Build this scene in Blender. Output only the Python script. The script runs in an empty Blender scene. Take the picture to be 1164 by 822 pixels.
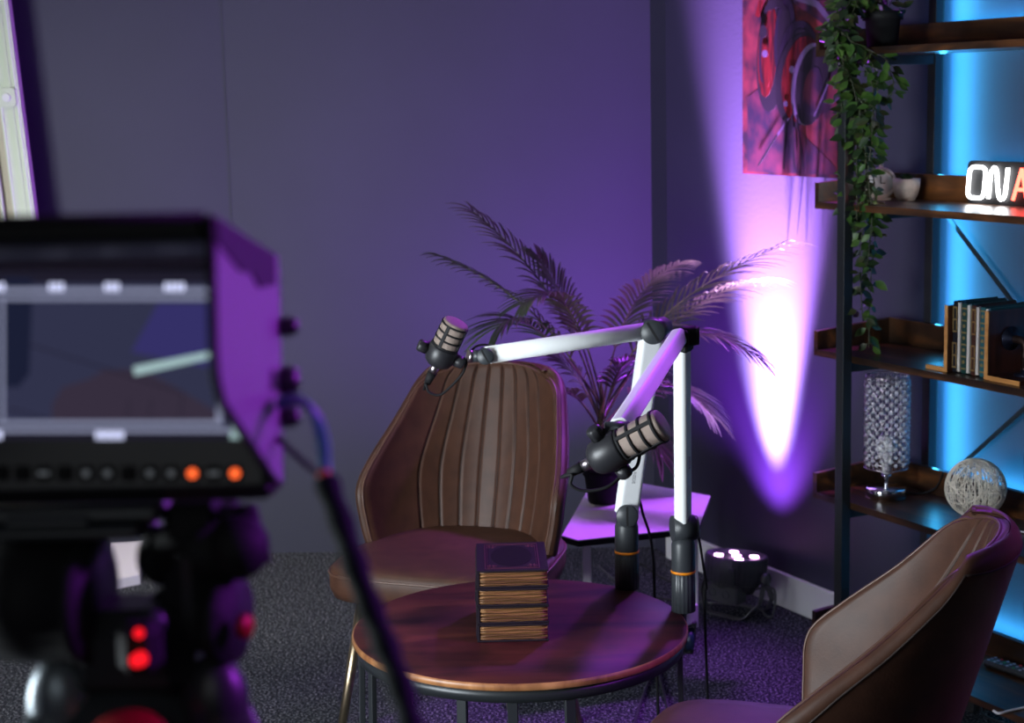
import bpy, math, random
from mathutils import Vector as V, Matrix, Euler, Quaternion
import mathutils
PI = math.pi
rnd = random.Random(7)
S = bpy.context.scene
COL = S.collection
# ------------------------------------------------------------------ camera and survey helpers
F_PX, TH, RO, CH = 1900.0, math.radians(9.0), 0.022, 1.45

def ray(px, py):
    u = (px-582)/F_PX; v = (py-411)/F_PX
    a = u*math.cos(RO)-v*math.sin(RO); b = u*math.sin(RO)+v*math.cos(RO)
    return V((a, math.cos(TH)-b*math.sin(TH), -math.sin(TH)-b*math.cos(TH)))

def atz(px, py, z):
    r = ray(px, py); t = (z-CH)/r.z
    return V((0, 0, CH))+r*t

def aty(px, py, y):
    r = ray(px, py)
    return V((0, 0, CH))+r*(y/r.y)

def atd(px, py, d):
    return V((0, 0, CH))+ray(px, py)*d

# ------------------------------------------------------------------ mesh builder
class MB:
    def __init__(self):
        self.v = []; self.f = []; self.m = []; self.s = []
    def add(self, vs, fs, mi=0, smooth=True):
        o = len(self.v)
        self.v += [V(p) for p in vs]
        for f in fs:
            self.f.append([i+o for i in f]); self.m.append(mi); self.s.append(smooth)
        return self
    def box(self, c, size, rot=None, mi=0, bev=0.0):
        sx, sy, sz = [k/2 for k in size]
        b = min(bev, sx*.98, sy*.98, sz*.98)
        M = rot if rot is not None else Matrix.Identity(3)
        c = V(c)
        if b <= 0:
            vs = [(x*sx, y*sy, z*sz) for x in (-1, 1) for y in (-1, 1) for z in (-1, 1)]
            fs = [(0, 1, 3, 2), (4, 6, 7, 5), (0, 4, 5, 1), (2, 3, 7, 6), (0, 2, 6, 4), (1, 5, 7, 3)]
            self.add([c+M@V(p) for p in vs], fs, mi, False)
        else:
            # rounded box: chamfer with 24 verts
            vs = []; idx = {}
            for X in (-1, 1):
                for Y in (-1, 1):
                    for Z in (-1, 1):
                        for a in range(3):
                            p = [X*(sx-b), Y*(sy-b), Z*(sz-b)]
                            p[a] = (X*sx, Y*sy, Z*sz)[a]
                            idx[(X, Y, Z, a)] = len(vs); vs.append(p)
            fs = []
            for a in range(3):
                o1, o2 = [k for k in range(3) if k != a]
                for sg in (-1, 1):
                    q = []
                    for (p, r) in ((-1, -1), (1, -1), (1, 1), (-1, 1)):
                        k = [0, 0, 0]; k[a] = sg; k[o1] = p; k[o2] = r
                        q.append(idx[(k[0], k[1], k[2], a)])
                    fs.append(q)
            for a in range(3):      # edge along axis a
                o1, o2 = [k for k in range(3) if k != a]
                for p in (-1, 1):
                    for r in (-1, 1):
                        k1 = [0, 0, 0]; k1[a] = -1; k1[o1] = p; k1[o2] = r
                        k2 = list(k1); k2[a] = 1
                        fs.append([idx[(*k1, o1)], idx[(*k2, o1)], idx[(*k2, o2)], idx[(*k1, o2)]])
            for X in (-1, 1):
                for Y in (-1, 1):
                    for Z in (-1, 1):
                        fs.append([idx[(X, Y, Z, a)] for a in range(3)])
            self.add([c+M@V(p) for p in vs], fs, mi, False)
        return self
    def cyl(self, p0, p1, r0, r1=None, seg=24, mi=0, cap=True, smooth=True):
        p0 = V(p0); p1 = V(p1); r1 = r0 if r1 is None else r1
        q = (p1-p0).to_track_quat('Z', 'Y').to_matrix()
        vs = []
        for p, r in ((p0, r0), (p1, r1)):
            for k in range(seg):
                a = 2*PI*k/seg
                vs.append(p+q@V((r*math.cos(a), r*math.sin(a), 0)))
        self.add(vs, [(k, (k+1) % seg, seg+(k+1) % seg, seg+k) for k in range(seg)], mi, smooth)
        if cap:
            self.add(vs[:seg], [list(range(seg))[::-1]], mi, False)
            self.add(vs[seg:], [list(range(seg))], mi, False)
        return self
    def lathe(self, prof, origin=(0, 0, 0), axis=(0, 0, 1), seg=40, mi=0, ribs=0, ribd=0.0):
        o = V(origin); q = V(axis).to_track_quat('Z', 'Y').to_matrix()
        vs = []
        for (r, z) in prof:
            for k in range(seg):
                a = 2*PI*k/seg
                rr = r*(1-ribd*(1 if ribs and (int(k*ribs*2/seg) % 2) else 0))
                vs.append(o+q@V((rr*math.cos(a), rr*math.sin(a), z)))
        fs = []
        for i in range(len(prof)-1):
            for k in range(seg):
                fs.append((i*seg+k, i*seg+(k+1) % seg, (i+1)*seg+(k+1) % seg, (i+1)*seg+k))
        self.add(vs, fs, mi, True)
        return self
    def tube(self, pts, r, seg=8, mi=0, cap=True, closed=False):
        pts = [V(p) for p in pts]; n = len(pts)
        rs = r if isinstance(r, (list, tuple)) else [r]*n
        vs = []; up = None
        for i in range(n):
            if closed: t = (pts[(i+1) % n]-pts[i-1])
            else: t = pts[min(i+1, n-1)]-pts[max(i-1, 0)]
            if t.length < 1e-9: t = V((0, 0, 1))
            t.normalize()
            if up is None:
                up = V((0, 0, 1)) if abs(t.z) < .9 else V((1, 0, 0))
            s = t.cross(up)
            if s.length < 1e-6: s = t.orthogonal()
            s.normalize(); up = s.cross(t).normalized()
            for k in range(seg):
                a = 2*PI*k/seg
                vs.append(pts[i]+(s*math.cos(a)+up*math.sin(a))*rs[i])
        m = n if closed else n-1
        fs = [(i*seg+k, i*seg+(k+1) % seg, ((i+1) % n)*seg+(k+1) % seg, ((i+1) % n)*seg+k) for i in range(m) for k in range(seg)]
        if cap and not closed:
            fs.append(list(range(seg))[::-1]); fs.append([(n-1)*seg+k for k in range(seg)])
        self.add(vs, fs, mi, True)
        return self
    def prism(self, poly, z0, z1, mat=None, mi=0, smooth=False):
        # polygon (x,y) extruded from z0 to z1, optional 4x4 matrix
        n = len(poly); M = mat if mat is not None else Matrix.Identity(4)
        vs = [M@V((x, y, z)) for z in (z0, z1) for (x, y) in poly]
        self.add(vs, [list(range(n))[::-1], [n+k for k in range(n)]], mi, False)
        self.add(vs, [(k, (k+1) % n, n+(k+1) % n, n+k) for k in range(n)], mi, smooth)
        return self
    def bar(self, p0, p1, w, h, side=(0, 0, 1), mi=0, bev=0.0):
        p0 = V(p0); p1 = V(p1); d = p1-p0; L = d.length; d.normalize()
        s = V(side); s = (s-d*s.dot(d)).normalized(); t = d.cross(s)
        R = Matrix((t, s, d)).transposed()
        return self.box((p0+p1)/2, (w, h, L), R, mi, bev)
    def sphere(self, c, r, seg=16, rings=10, mi=0, sc=(1, 1, 1)):
        vs = []; c = V(c)
        for i in range(rings+1):
            t = PI*i/rings
            for k in range(seg):
                a = 2*PI*k/seg
                vs.append(c+V((r*sc[0]*math.sin(t)*math.cos(a), r*sc[1]*math.sin(t)*math.sin(a), r*sc[2]*math.cos(t))))
        fs = [(i*seg+k, (i+1)*seg+k, (i+1)*seg+(k+1) % seg, i*seg+(k+1) % seg) for i in range(rings) for k in range(seg)]
        self.add(vs, fs, mi, True)
        return self
    def build(self, name, mats, parent=None, bevel=0.0, merge=False):
        me = bpy.data.meshes.new(name)
        base = V((0, 0, 0))
        vs = self.v
        if parent is not None:
            inv = WM[parent.name].inverted()
            vs = [inv@p for p in vs]
        me.from_pydata([tuple(p) for p in vs], [], self.f)
        mats = mats if isinstance(mats, (list, tuple)) else [mats]
        for m in mats: me.materials.append(m)
        me.polygons.foreach_set('material_index', self.m)
        me.polygons.foreach_set('use_smooth', self.s)
        me.validate(); me.update()
        import bmesh
        bm = bmesh.new(); bm.from_mesh(me)
        bmesh.ops.remove_doubles(bm, verts=bm.verts, dist=1e-6)
        bmesh.ops.recalc_face_normals(bm, faces=bm.faces)
        bm.to_mesh(me); bm.free()
        o = bpy.data.objects.new(name, me); COL.objects.link(o)
        if parent is not None:
            o.parent = parent; WM[o.name] = WM[parent.name]
        else: WM[o.name] = Matrix.Identity(4)
        if bevel:
            b = o.modifiers.new('bevel', 'BEVEL'); b.width = bevel; b.segments = 2; b.limit_method = 'ANGLE'; b.angle_limit = math.radians(40)
        return o
WM = {}

def tag(o, label=None, cat=None, group=None, kind=None):
    if label: o['label'] = label
    if cat: o['category'] = cat
    if group: o['group'] = group
    if kind: o['kind'] = kind
    return o

def thing(name, loc, label, cat, group=None, rz=0.0, rot=None):
    o = bpy.data.objects.new(name, None); COL.objects.link(o)
    o.empty_display_size = .05
    M = Matrix.Translation(V(loc))@(rot.to_4x4() if rot is not None else Matrix.Rotation(rz, 4, 'Z'))
    o.location = V(loc); o.rotation_mode = 'XYZ'; o.rotation_euler = M.to_euler()
    WM[o.name] = M
    return tag(o, label, cat, group)

def copy_tree(o, parent=None):
    c = o.copy(); COL.objects.link(c)
    if parent is not None: c.parent = parent
    for ch in [k for k in COL.objects if k.parent == o]: copy_tree(ch, c)
    return c

def bez(p0, p1, p2, n):
    p0, p1, p2 = V(p0), V(p1), V(p2)
    return [p0*(1-t)**2+p1*2*t*(1-t)+p2*t*t for t in [i/(n-1) for i in range(n)]]

def smooth_path(pts, n=8):
    pts = [V(p) for p in pts]; out = []
    for i in range(len(pts)-1):
        a = pts[max(i-1, 0)]; b = pts[i]; c = pts[i+1]; d = pts[min(i+2, len(pts)-1)]
        for k in range(n):
            t = k/n
            out.append(.5*((2*b)+(c-a)*t+(2*a-5*b+4*c-d)*t*t+(3*b-a-3*c+d)*t**3))
    out.append(pts[-1]); return out

# ------------------------------------------------------------------ materials
def srgb(r, g, b):
    f = lambda c: (c/255/12.92) if c/255 <= .04045 else ((c/255+.055)/1.055)**2.4
    return (f(r), f(g), f(b), 1)

def mat(name, col, rough=.5, metal=0.0, spec=.5, noise=None, bump=None, emit=None, trans=0.0, coat=0.0, sheen=0.0):
    m = bpy.data.materials.new(name); m.use_nodes = True
    nt = m.node_tree; b = nt.nodes['Principled BSDF']
    b.inputs['Base Color'].default_value = col; b.inputs['Roughness'].default_value = rough
    b.inputs['Metallic'].default_value = metal; b.inputs['Specular IOR Level'].default_value = spec
    b.inputs['Transmission Weight'].default_value = trans; b.inputs['Coat Weight'].default_value = coat
    b.inputs['Sheen Weight'].default_value = sheen
    if emit:
        b.inputs['Emission Color'].default_value = emit[0]; b.inputs['Emission Strength'].default_value = emit[1]
    tc = nt.nodes.new('ShaderNodeTexCoord')
    if noise:   # (scale vec or float, colour2, detail, lo, hi)
        sc, c2, det, lo, hi = noise
        mp = nt.nodes.new('ShaderNodeMapping'); nt.links.new(tc.outputs['Object'], mp.inputs[0])
        mp.inputs['Scale'].default_value = sc if isinstance(sc, tuple) else (sc, sc, sc)
        n = nt.nodes.new('ShaderNodeTexNoise'); n.inputs['Scale'].default_value = 1.0; n.inputs['Detail'].default_value = det
        nt.links.new(mp.outputs[0], n.inputs['Vector'])
        r = nt.nodes.new('ShaderNodeValToRGB'); r.color_ramp.elements[0].position = lo; r.color_ramp.elements[1].position = hi
        r.color_ramp.elements[0].color = col; r.color_ramp.elements[1].color = c2
        nt.links.new(n.outputs['Fac'], r.inputs[0]); nt.links.new(r.outputs[0], b.inputs['Base Color'])
    if bump:    # (scale, strength, distance)
        mp = nt.nodes.new('ShaderNodeMapping'); nt.links.new(tc.outputs['Object'], mp.inputs[0])
        mp.inputs['Scale'].default_value = bump[0] if isinstance(bump[0], tuple) else (bump[0],)*3
        n = nt.nodes.new('ShaderNodeTexNoise'); n.inputs['Scale'].default_value = 1.0; n.inputs['Detail'].default_value = 3
        nt.links.new(mp.outputs[0], n.inputs['Vector'])
        bp = nt.nodes.new('ShaderNodeBump'); bp.inputs['Strength'].default_value = bump[1]; bp.inputs['Distance'].default_value = bump[2]
        nt.links.new(n.outputs['Fac'], bp.inputs['Height']); nt.links.new(bp.outputs[0], b.inputs['Normal'])
    return m

def emis(name, col, st):
    m = bpy.data.materials.new(name); m.use_nodes = True; nt = m.node_tree; nt.nodes.clear()
    e = nt.nodes.new('ShaderNodeEmission'); e.inputs[0].default_value = col; e.inputs[1].default_value = st
    o = nt.nodes.new('ShaderNodeOutputMaterial'); nt.links.new(e.outputs[0], o.inputs[0])
    return m

WALL = mat('wall_paint', srgb(54, 53, 72), .6, noise=(3, srgb(51, 50, 68), 3, .3, .7), bump=(90, .12, .002))
CARPET = mat('carpet', srgb(38, 38, 46), .95, spec=.1)
WHITEP = mat('white_paint', srgb(222, 222, 222), .4)
CEIL = mat('ceiling_paint', srgb(120, 120, 122), .8)
BLACK = mat('black_plastic', srgb(38, 38, 42), .42)
RUBBER = mat('black_rubber', srgb(22, 22, 25), .7, spec=.3)
CHAR = mat('charcoal_plastic', srgb(52, 56, 60), .42)
WARM = mat('white_arm_enamel', srgb(244, 247, 247), .5)
ORANGE = mat('orange_ring', srgb(235, 140, 20), .4)
BSTEEL = mat('black_steel', srgb(38, 41, 44), .4, .2)
CHROME = mat('chrome', srgb(205, 205, 210), .12, 1.0)
BRASS = mat('champagne_metal', srgb(190, 170, 140), .3, 1.0)
NICKEL = mat('nickel', srgb(190, 180, 185), .3, 1.0)
LEATHER = mat('brown_leather', srgb(74, 47, 35), .50, spec=.3, noise=(28, srgb(62, 39, 29), 5, .35, .7), bump=(260, .12, .002))
SEAM = mat('seam_thread', srgb(38, 24, 20), .6)
PIPE_L = mat('leather_piping', srgb(84, 58, 46), .4)
MESHG = mat('mic_grille', srgb(168, 150, 140), .5, .5, bump=(1400, .7, .002))
CREAMB = mat('cream_panel', srgb(190, 182, 160), .6)
EDGEG = mat('pale_edge', srgb(205, 214, 190), .3)
LILAC = mat('white_melamine', srgb(222, 214, 226), .3)
TERRA = mat('terracotta_bits', srgb(150, 100, 80), .9)
LEAF_P = mat('palm_leaf', srgb(60, 78, 40), .42, noise=(9, srgb(34, 46, 28), 3, .35, .65))
STEM_P = mat('palm_stem', srgb(120, 128, 62), .55, noise=(30, srgb(70, 70, 44), 3, .35, .65))
LEAF_I = mat('ivy_leaf', srgb(62, 96, 40), .45, noise=(24, srgb(110, 140, 62), 3, .5, .8))
LEAF_D = mat('ivy_leaf_dark', srgb(40, 62, 34), .45, noise=(24, srgb(84, 70, 44), 3, .5, .8))
STEM_I = mat('ivy_stem', srgb(60, 66, 44), .6)
POTW = mat('white_ceramic', srgb(205, 190, 180), .5, noise=(60, srgb(188, 174, 164), 3, .4, .6))
YARN = mat('cream_yarn', srgb(225, 215, 200), .8)
PAGE = mat('gilt_pages', srgb(128, 88, 48), .55, .3, noise=((3, 3, 420), srgb(58, 34, 18), 2, .45, .62))
PAGEW = mat('silver_pages', srgb(215, 208, 200), .4, .3, bump=(500, .5, .002))
COVER = mat('dark_book_cover', srgb(26, 19, 26), .75, spec=.2)
GOLDP = mat('gold_print', srgb(170, 140, 90), .35, .6)
MAROONP = mat('maroon_print', srgb(84, 34, 46), .5)
OAK = mat('light_oak', srgb(198, 142, 84), .45, noise=((8, 60, 60), srgb(176, 118, 62), 4, .35, .65))
DARKOAK = mat('stained_oak', srgb(74, 36, 26), .4, noise=((60, 60, 6), srgb(46, 22, 18), 4, .35, .65))
BRONZE = mat('aged_bronze', srgb(84, 66, 62), .35, .85)
NAVYM = mat('dark_flange', srgb(34, 38, 56), .35, .7)
GLASSB = mat('crystal_glass', (.9, .9, .95, 1), .06, 0, .8, trans=.5)
CABLEW = mat('white_cable', srgb(220, 215, 222), .45)
TEAL = mat('teal_cable', srgb(50, 120, 122), .45)
HOOD = mat('hood_board', srgb(120, 116, 124), .55)
SCREENB = mat('screen_glass', srgb(20, 22, 34), .2)

def leafy(m, amt, col):
    nt = m.node_tree; b = nt.nodes['Principled BSDF']; o = [n for n in nt.nodes if n.type == 'OUTPUT_MATERIAL'][0]
    t = nt.nodes.new('ShaderNodeBsdfTranslucent'); t.inputs[0].default_value = col
    mx = nt.nodes.new('ShaderNodeMixShader'); mx.inputs[0].default_value = amt
    nt.links.new(b.outputs[0], mx.inputs[1]); nt.links.new(t.outputs[0], mx.inputs[2]); nt.links.new(mx.outputs[0], o.inputs[0])
leafy(LEAF_P, .15, srgb(110, 120, 80)); leafy(LEAF_I, .2, srgb(90, 130, 50)); leafy(LEAF_D, .2, srgb(60, 90, 40))

def wood_mat(name, c1, c2, c3, scale, axis, rough=.35):
    m = bpy.data.materials.new(name); m.use_nodes = True; nt = m.node_tree; b = nt.nodes['Principled BSDF']
    tc = nt.nodes.new('ShaderNodeTexCoord'); mp = nt.nodes.new('ShaderNodeMapping')
    nt.links.new(tc.outputs['Object'], mp.inputs[0])
    s = [scale]*3; s[axis] = scale*.14; mp.inputs['Scale'].default_value = s
    n = nt.nodes.new('ShaderNodeTexNoise'); n.inputs['Scale'].default_value = 1; n.inputs['Detail'].default_value = 7; n.inputs['Distortion'].default_value = 1.2
    nt.links.new(mp.outputs[0], n.inputs['Vector'])
    r = nt.nodes.new('ShaderNodeValToRGB'); e = r.color_ramp.elements
    e[0].position = .34; e[0].color = c1; e[1].position = .72; e[1].color = c3
    k = e.new(.5); k.color = c2
    nt.links.new(n.outputs['Fac'], r.inputs[0])
    n2 = nt.nodes.new('ShaderNodeTexNoise'); n2.inputs['Scale'].default_value = 9; n2.inputs['Detail'].default_value = 4
    nt.links.new(tc.outputs['Object'], n2.inputs['Vector'])
    r2 = nt.nodes.new('ShaderNodeValToRGB'); r2.color_ramp.elements[0].position = .38; r2.color_ramp.elements[0].color = (.25, .25, .25, 1); r2.color_ramp.elements[1].position = .55; r2.color_ramp.elements[1].color = (1, 1, 1, 1)
    nt.links.new(n2.outputs['Fac'], r2.inputs[0])
    mx = nt.nodes.new('ShaderNodeMix'); mx.data_type = 'RGBA'; mx.blend_type = 'MULTIPLY'; mx.inputs[0].default_value = .7
    nt.links.new(r.outputs[0], mx.inputs[6]); nt.links.new(r2.outputs[0], mx.inputs[7])
    nt.links.new(mx.outputs[2], b.inputs['Base Color']); b.inputs['Roughness'].default_value = rough
    bp = nt.nodes.new('ShaderNodeBump'); bp.inputs['Strength'].default_value = .12; bp.inputs['Distance'].default_value = .002
    nt.links.new(n.outputs['Fac'], bp.inputs['Height']); nt.links.new(bp.outputs[0], b.inputs['Normal'])
    return m
TABLEW = wood_mat('table_walnut', srgb(34, 12, 13), srgb(72, 30, 28), srgb(96, 46, 38), 11, 0, .5)
TABLEW.node_tree.nodes['Principled BSDF'].inputs['Specular IOR Level'].default_value = .3
SHELFW = wood_mat('shelf_rustic', srgb(30, 20, 16), srgb(60, 38, 23), srgb(122, 74, 37), 16, 0, .33)
RIMW = wood_mat('table_rim', srgb(120, 76, 46), srgb(160, 108, 66), srgb(184, 130, 84), 20, 2, .4)

# carpet: speckled loop pile
nt = CARPET.node_tree; b = nt.nodes['Principled BSDF']
tc = nt.nodes.new('ShaderNodeTexCoord')
n = nt.nodes.new('ShaderNodeTexNoise'); n.inputs['Scale'].default_value = 160; n.inputs['Detail'].default_value = 3
n2 = nt.nodes.new('ShaderNodeTexVoronoi'); n2.inputs['Scale'].default_value = 230
for k in (n, n2): nt.links.new(tc.outputs['Object'], k.inputs['Vector'])
r = nt.nodes.new('ShaderNodeValToRGB'); e = r.color_ramp.elements
e[0].position = .42; e[0].color = srgb(28, 30, 36); e[1].position = .7; e[1].color = srgb(165, 165, 172)
k = e.new(.54); k.color = srgb(62, 66, 74)
nt.links.new(n.outputs['Fac'], r.inputs[0]); nt.links.new(r.outputs[0], b.inputs['Base Color'])
bp = nt.nodes.new('ShaderNodeBump'); bp.inputs['Strength'].default_value = 1.0; bp.inputs['Distance'].default_value = .006
nt.links.new(n2.outputs['Distance'], bp.inputs['Height']); nt.links.new(bp.outputs[0], b.inputs['Normal'])

# ------------------------------------------------------------------ room
A0 = atz(113, 636, 0); A1 = atz(282, 629, 0); A2 = atz(744, 622, 0); A3 = atz(761, 633.5, 0)
DR = (atz(900, 692, 0)-atz(799, 651, 0)); DR.z = 0; DR.normalize()
DR = V((.46224, -.88675, 0)); NR = V((.88675, .46224, 0))
AW = A1+(A0-A1).normalized()*1.9
RE = A3+DR*7.2
HT = 2.75
def wall(name, p, q, out, mi=WALL, z0=0.0, z1=HT, t=.1):
    m = MB(); p = V(p); q = V(q); out = V(out)
    m.prism([(p.x, p.y), (q.x, q.y), (q.x+out.x*t, q.y+out.y*t), (p.x+out.x*t, p.y+out.y*t)], z0, z1)
    o = m.build(name, mi); tag(o, kind='structure'); return o
wall('wall_back_left', AW, A1, (0, 1, 0))
wall('wall_back', A1, A2, (0, 1, 0))
wall('wall_corner', A2, A3, (.3, .95, 0), t=.02)
wall('wall_right', A3, RE, NR)
LW = AW.x
wall('wall_left', (LW, AW.y, 0), (LW, -1.4, 0), (-1, 0, 0))
wall('wall_front', (LW, -1.4, 0), (RE.x+.2, -1.4, 0), (0, -1, 0))
m = MB(); m.box((.6, 2.2, -.05), (6.8, 7.8, .1)); tag(m.build('floor', CARPET), kind='structure')
m = MB(); m.box((.6, 2.2, HT+.05), (6.8, 7.8, .1)); tag(m.build('ceiling', CEIL), kind='structure')
# skirting board along the right wall, plus the joint seam of the left wall
m = MB(); bs = A3-DR*.0
m.bar(bs+V((0, 0, .05))-NR*.008, bs+DR*5+V((0, 0, .05))-NR*.008, .1, .014, side=NR, bev=.003)
tag(m.build('baseboard_right', WHITEP), kind='structure')
m = MB(); m.box((A1.x, A1.y-.001, HT/2), (.003, .003, HT)); tag(m.build('trim_1', WALL), kind='structure')

# ------------------------------------------------------------------ poster
wc = V((.434, 5.224, 0))
def onwall(px, py, off=0.0):
    r = ray(px, py); o = V((0, 0, CH)); p0 = A3-NR*off
    t = (p0-o).dot(NR)/r.dot(NR); return o+r*t
pl = onwall(850, 197); pr = onwall(1000, 206)
PW = (pr-pl).dot(DR); PB = pl.z
def post_matrix(off):
    # local x along DR, local y up, local z out of wall
    o = V((pl.x, pl.y, PB))-NR*off
    return Matrix(((DR.x, 0, -NR.x, o.x), (DR.y, 0, -NR.y, o.y), (0, 1, 0, o.z), (0, 0, 0, 1)))
PH = .62; PW = .42
ART = mat('poster_ground', srgb(20, 7, 20), .5, noise=((14, 14, 14), srgb(98, 32, 34), 8, .38, .72))
ARTD = mat('poster_dark', srgb(11, 8, 15), .5)
ARTR = mat('poster_red_wood', srgb(84, 13, 12), .4, noise=((70, 70, 10), srgb(36, 5, 7), 3, .4, .6))
ARTG = mat('poster_silver', srgb(76, 66, 88), .35)
ARTP = mat('poster_pad', srgb(26, 21, 32), .35)
ARTV = mat('poster_violet', srgb(20, 11, 28), .5, noise=((16, 16, 16), srgb(78, 28, 38), 7, .4, .8))
poster = thing('wall_poster', V((pl.x, pl.y, PB)), 'red and purple poster of wood-backed headphones hanging on the right wall', 'poster')
M1 = post_matrix(0)
m = MB(); m.prism([(0, 0), (PW, 0), (PW, PH), (0, PH)], .012, .018, M1)
m.build('canvas', [ART], poster)
def ell(cx, cy, rx, ry, rot, n=40, a0=0, a1=2*PI):
    out = []
    for k in range(n+(0 if a1-a0 >= 2*PI-1e-6 else 1)):
        a = a0+(a1-a0)*k/n; x = rx*math.cos(a); y = ry*math.sin(a)
        out.append((cx+x*math.cos(rot)-y*math.sin(rot), cy+x*math.sin(rot)+y*math.cos(rot)))
    return out
def pxy(px, py):   # picture point -> local poster coordinates
    p = onwall(px, py, .018); d = p-V((pl.x, pl.y, PB)); return (d.dot(DR), d.z)
art = MB(); LZ = [.018]
def paint(poly, mi):
    z = LZ[0]; LZ[0] += .0003
    poly = [(min(max(x, .001), PW-.001), min(max(y, .001), PH-.001)) for x, y in poly]
    art.prism(poly, z, LZ[0], M1, mi)
def pell(px, py, rx, ry, rot, mi, **k):
    c = pxy(px, py); s = 1/ (F_PX/4.75)
    paint(ell(c[0], c[1], rx*s*1.75, ry*s, rot, **k), mi)
def ppoly(pts, mi): paint([pxy(*p) for p in pts], mi)
ppoly([(850, 110), (868, 96), (886, 112), (910, 150), (950, 190), (958, 199), (850, 195)], 5)
ppoly([(895, 0), (958, 0), (958, 62), (940, 30), (915, 12)], 5)
pell(878, 62, 16, 62, -.12, 1)             # left cup body
pell(873, 58, 10, 50, -.1, 2)
pell(870, 50, 6, 42, -.1, 4); pell(874, 54, 7, 43, -.1, 2)
pell(893, 46, 11, 46, -.05, 4)             # left pad
pell(892, 47, 7, 38, -.05, 1)
pell(908, 62, 19, 36, -.45, 4); pell(910, 64, 15, 29, -.42, 1)    # right pad
pell(908, 92, 22, 50, -.32, 1)
pell(912, 90, 19, 46, -.32, 2)
pell(921, 96, 17, 44, -.3, 3); pell(924, 98, 15.5, 42, -.3, 1)    # silver ring and dark outer cup
pell(925, 104, 9, 26, -.28, 5)
pell(869, 36, 4, 7, 0, 1); pell(871, 61, 3, 4, 0, 3); pell(902, 79, 2.6, 4, 0, 3); pell(895, 118, 2.2, 3, 0, 3)
for (x0, y0, x1, y1, w, mi) in ((899, 134, 885, 154, 1.2, 3), (885, 154, 864, 188, 1.4, 1), (902, 130, 905, 192, 1.0, 1), (908, 130, 915, 190, 1.0, 1), (896, 130, 893, 192, 1.0, 1), (944, 95, 928, 132, .8, 3)):
    ppoly([(x0-w, y0), (x0+w, y0), (x1+w, y1), (x1-w, y1)], mi)
ppoly([(865, 0), (871, 0), (866, 20), (861, 18)], 2)
ppoly([(876, 0), (892, 0), (897, 12), (888, 8), (872, 14)], 1)
ppoly(ell(0, 0, 1, 1, 0)[:0] or [(905, 0), (930, 8), (948, 30), (953, 60), (957, 60), (952, 26), (934, 2), (920, -4)], 3)
art.build('headphones_print', [ART, ARTD, ARTR, ARTG, ARTP, ARTV], poster)

# ------------------------------------------------------------------ shelf unit
EX, EY = DR, NR
SF = atz(923, 712, .10); SF = V((.735, 4.02, 0))
def sz(py): return aty(922.5, py, SF.y).z
def sp(x, y, z): return SF+EX*x+EY*y+V((0, 0, z))
SR = Matrix((EX, EY, V((0, 0, 1)))).transposed()     # local x,y,z -> world
srz = math.atan2(EX.y, EX.x)
LX, DY = 1.12, .235
tops = [sz(57), sz(229.5), sz(396.5), sz(558), sz(713)]
lips = [sz(37.3), sz(208), sz(376), sz(537.3), sz(694)]
tops.insert(0, tops[0]+.352); lips.insert(0, lips[0]+.352)
shelf = thing('bookshelf', sp(0, 0, 0), 'tall open shelving unit with black steel posts and rustic brown boards against the right wall', 'shelf', rz=srz)
for zt, zl in zip(tops, lips):
    m = MB(); m.box(sp(LX/2, DY/2, zt-.008), (LX, DY, .016), SR)
    bd = m.build('shelf_board', SHELFW, shelf)
    m = MB(); h = zl-zt+.016
    m.box(sp(LX/2, DY-.007, zt+h/2), (LX-.03, .014, h), SR)
    m.build('back_lip', SHELFW, bd)
    for x in (.007, LX-.007):
        m = MB()
        M4 = Matrix.Translation(sp(x-.007, 0, zt))@SR.to_4x4()@Matrix(((0, 0, 1, 0), (1, 0, 0, 0), (0, 1, 0, 0), (0, 0, 0, 1)))
        m.prism([(0, -.016), (DY, -.016), (DY, h), (0, zl-zt)], 0, .014, M4)
        m.build('side_lip', SHELFW, bd)
PT = .027; PX = .118; ZT = tops[0]+.1
for x in (PX, LX-PX-PT):
    for y in (-PT, DY+.004):
        m = MB(); m.box(sp(x+PT/2, y+PT/2, ZT/2), (PT, PT, ZT), SR, bev=.001)
        po = m.build('post', BSTEEL, shelf)
        if y < 0:
            for zt in tops:
                m = MB(); m.cyl(sp(x+PT*.5, y-.0015, zt+.01), sp(x+PT*.5, y+.001, zt+.01), .004, seg=10); m.build('screw', BLACK, po)
    for zt in tops:
        m = MB(); m.box(sp(x+PT/2, DY/2, zt-.016-.012), (.02, DY+.008, .022), SR, bev=.001)
        m.build('cross_bar', BSTEEL, shelf)
# diagonal braces of flat steel between the rear posts
bz = [tops[4]+.0, tops[2]+.0]
m = MB(); m.bar(sp(PX+PT, DY+.022, tops[2]-.012), sp(LX-PX-PT, DY+.022, tops[4]), .011, .003, side=EY); m.build('brace', BSTEEL, shelf)
m = MB(); m.bar(sp(PX+PT, DY+.026, tops[4]+.0), sp(LX-PX-PT, DY+.026, tops[2]-.012), .011, .003, side=EY); m.build('brace', BSTEEL, shelf)
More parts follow.
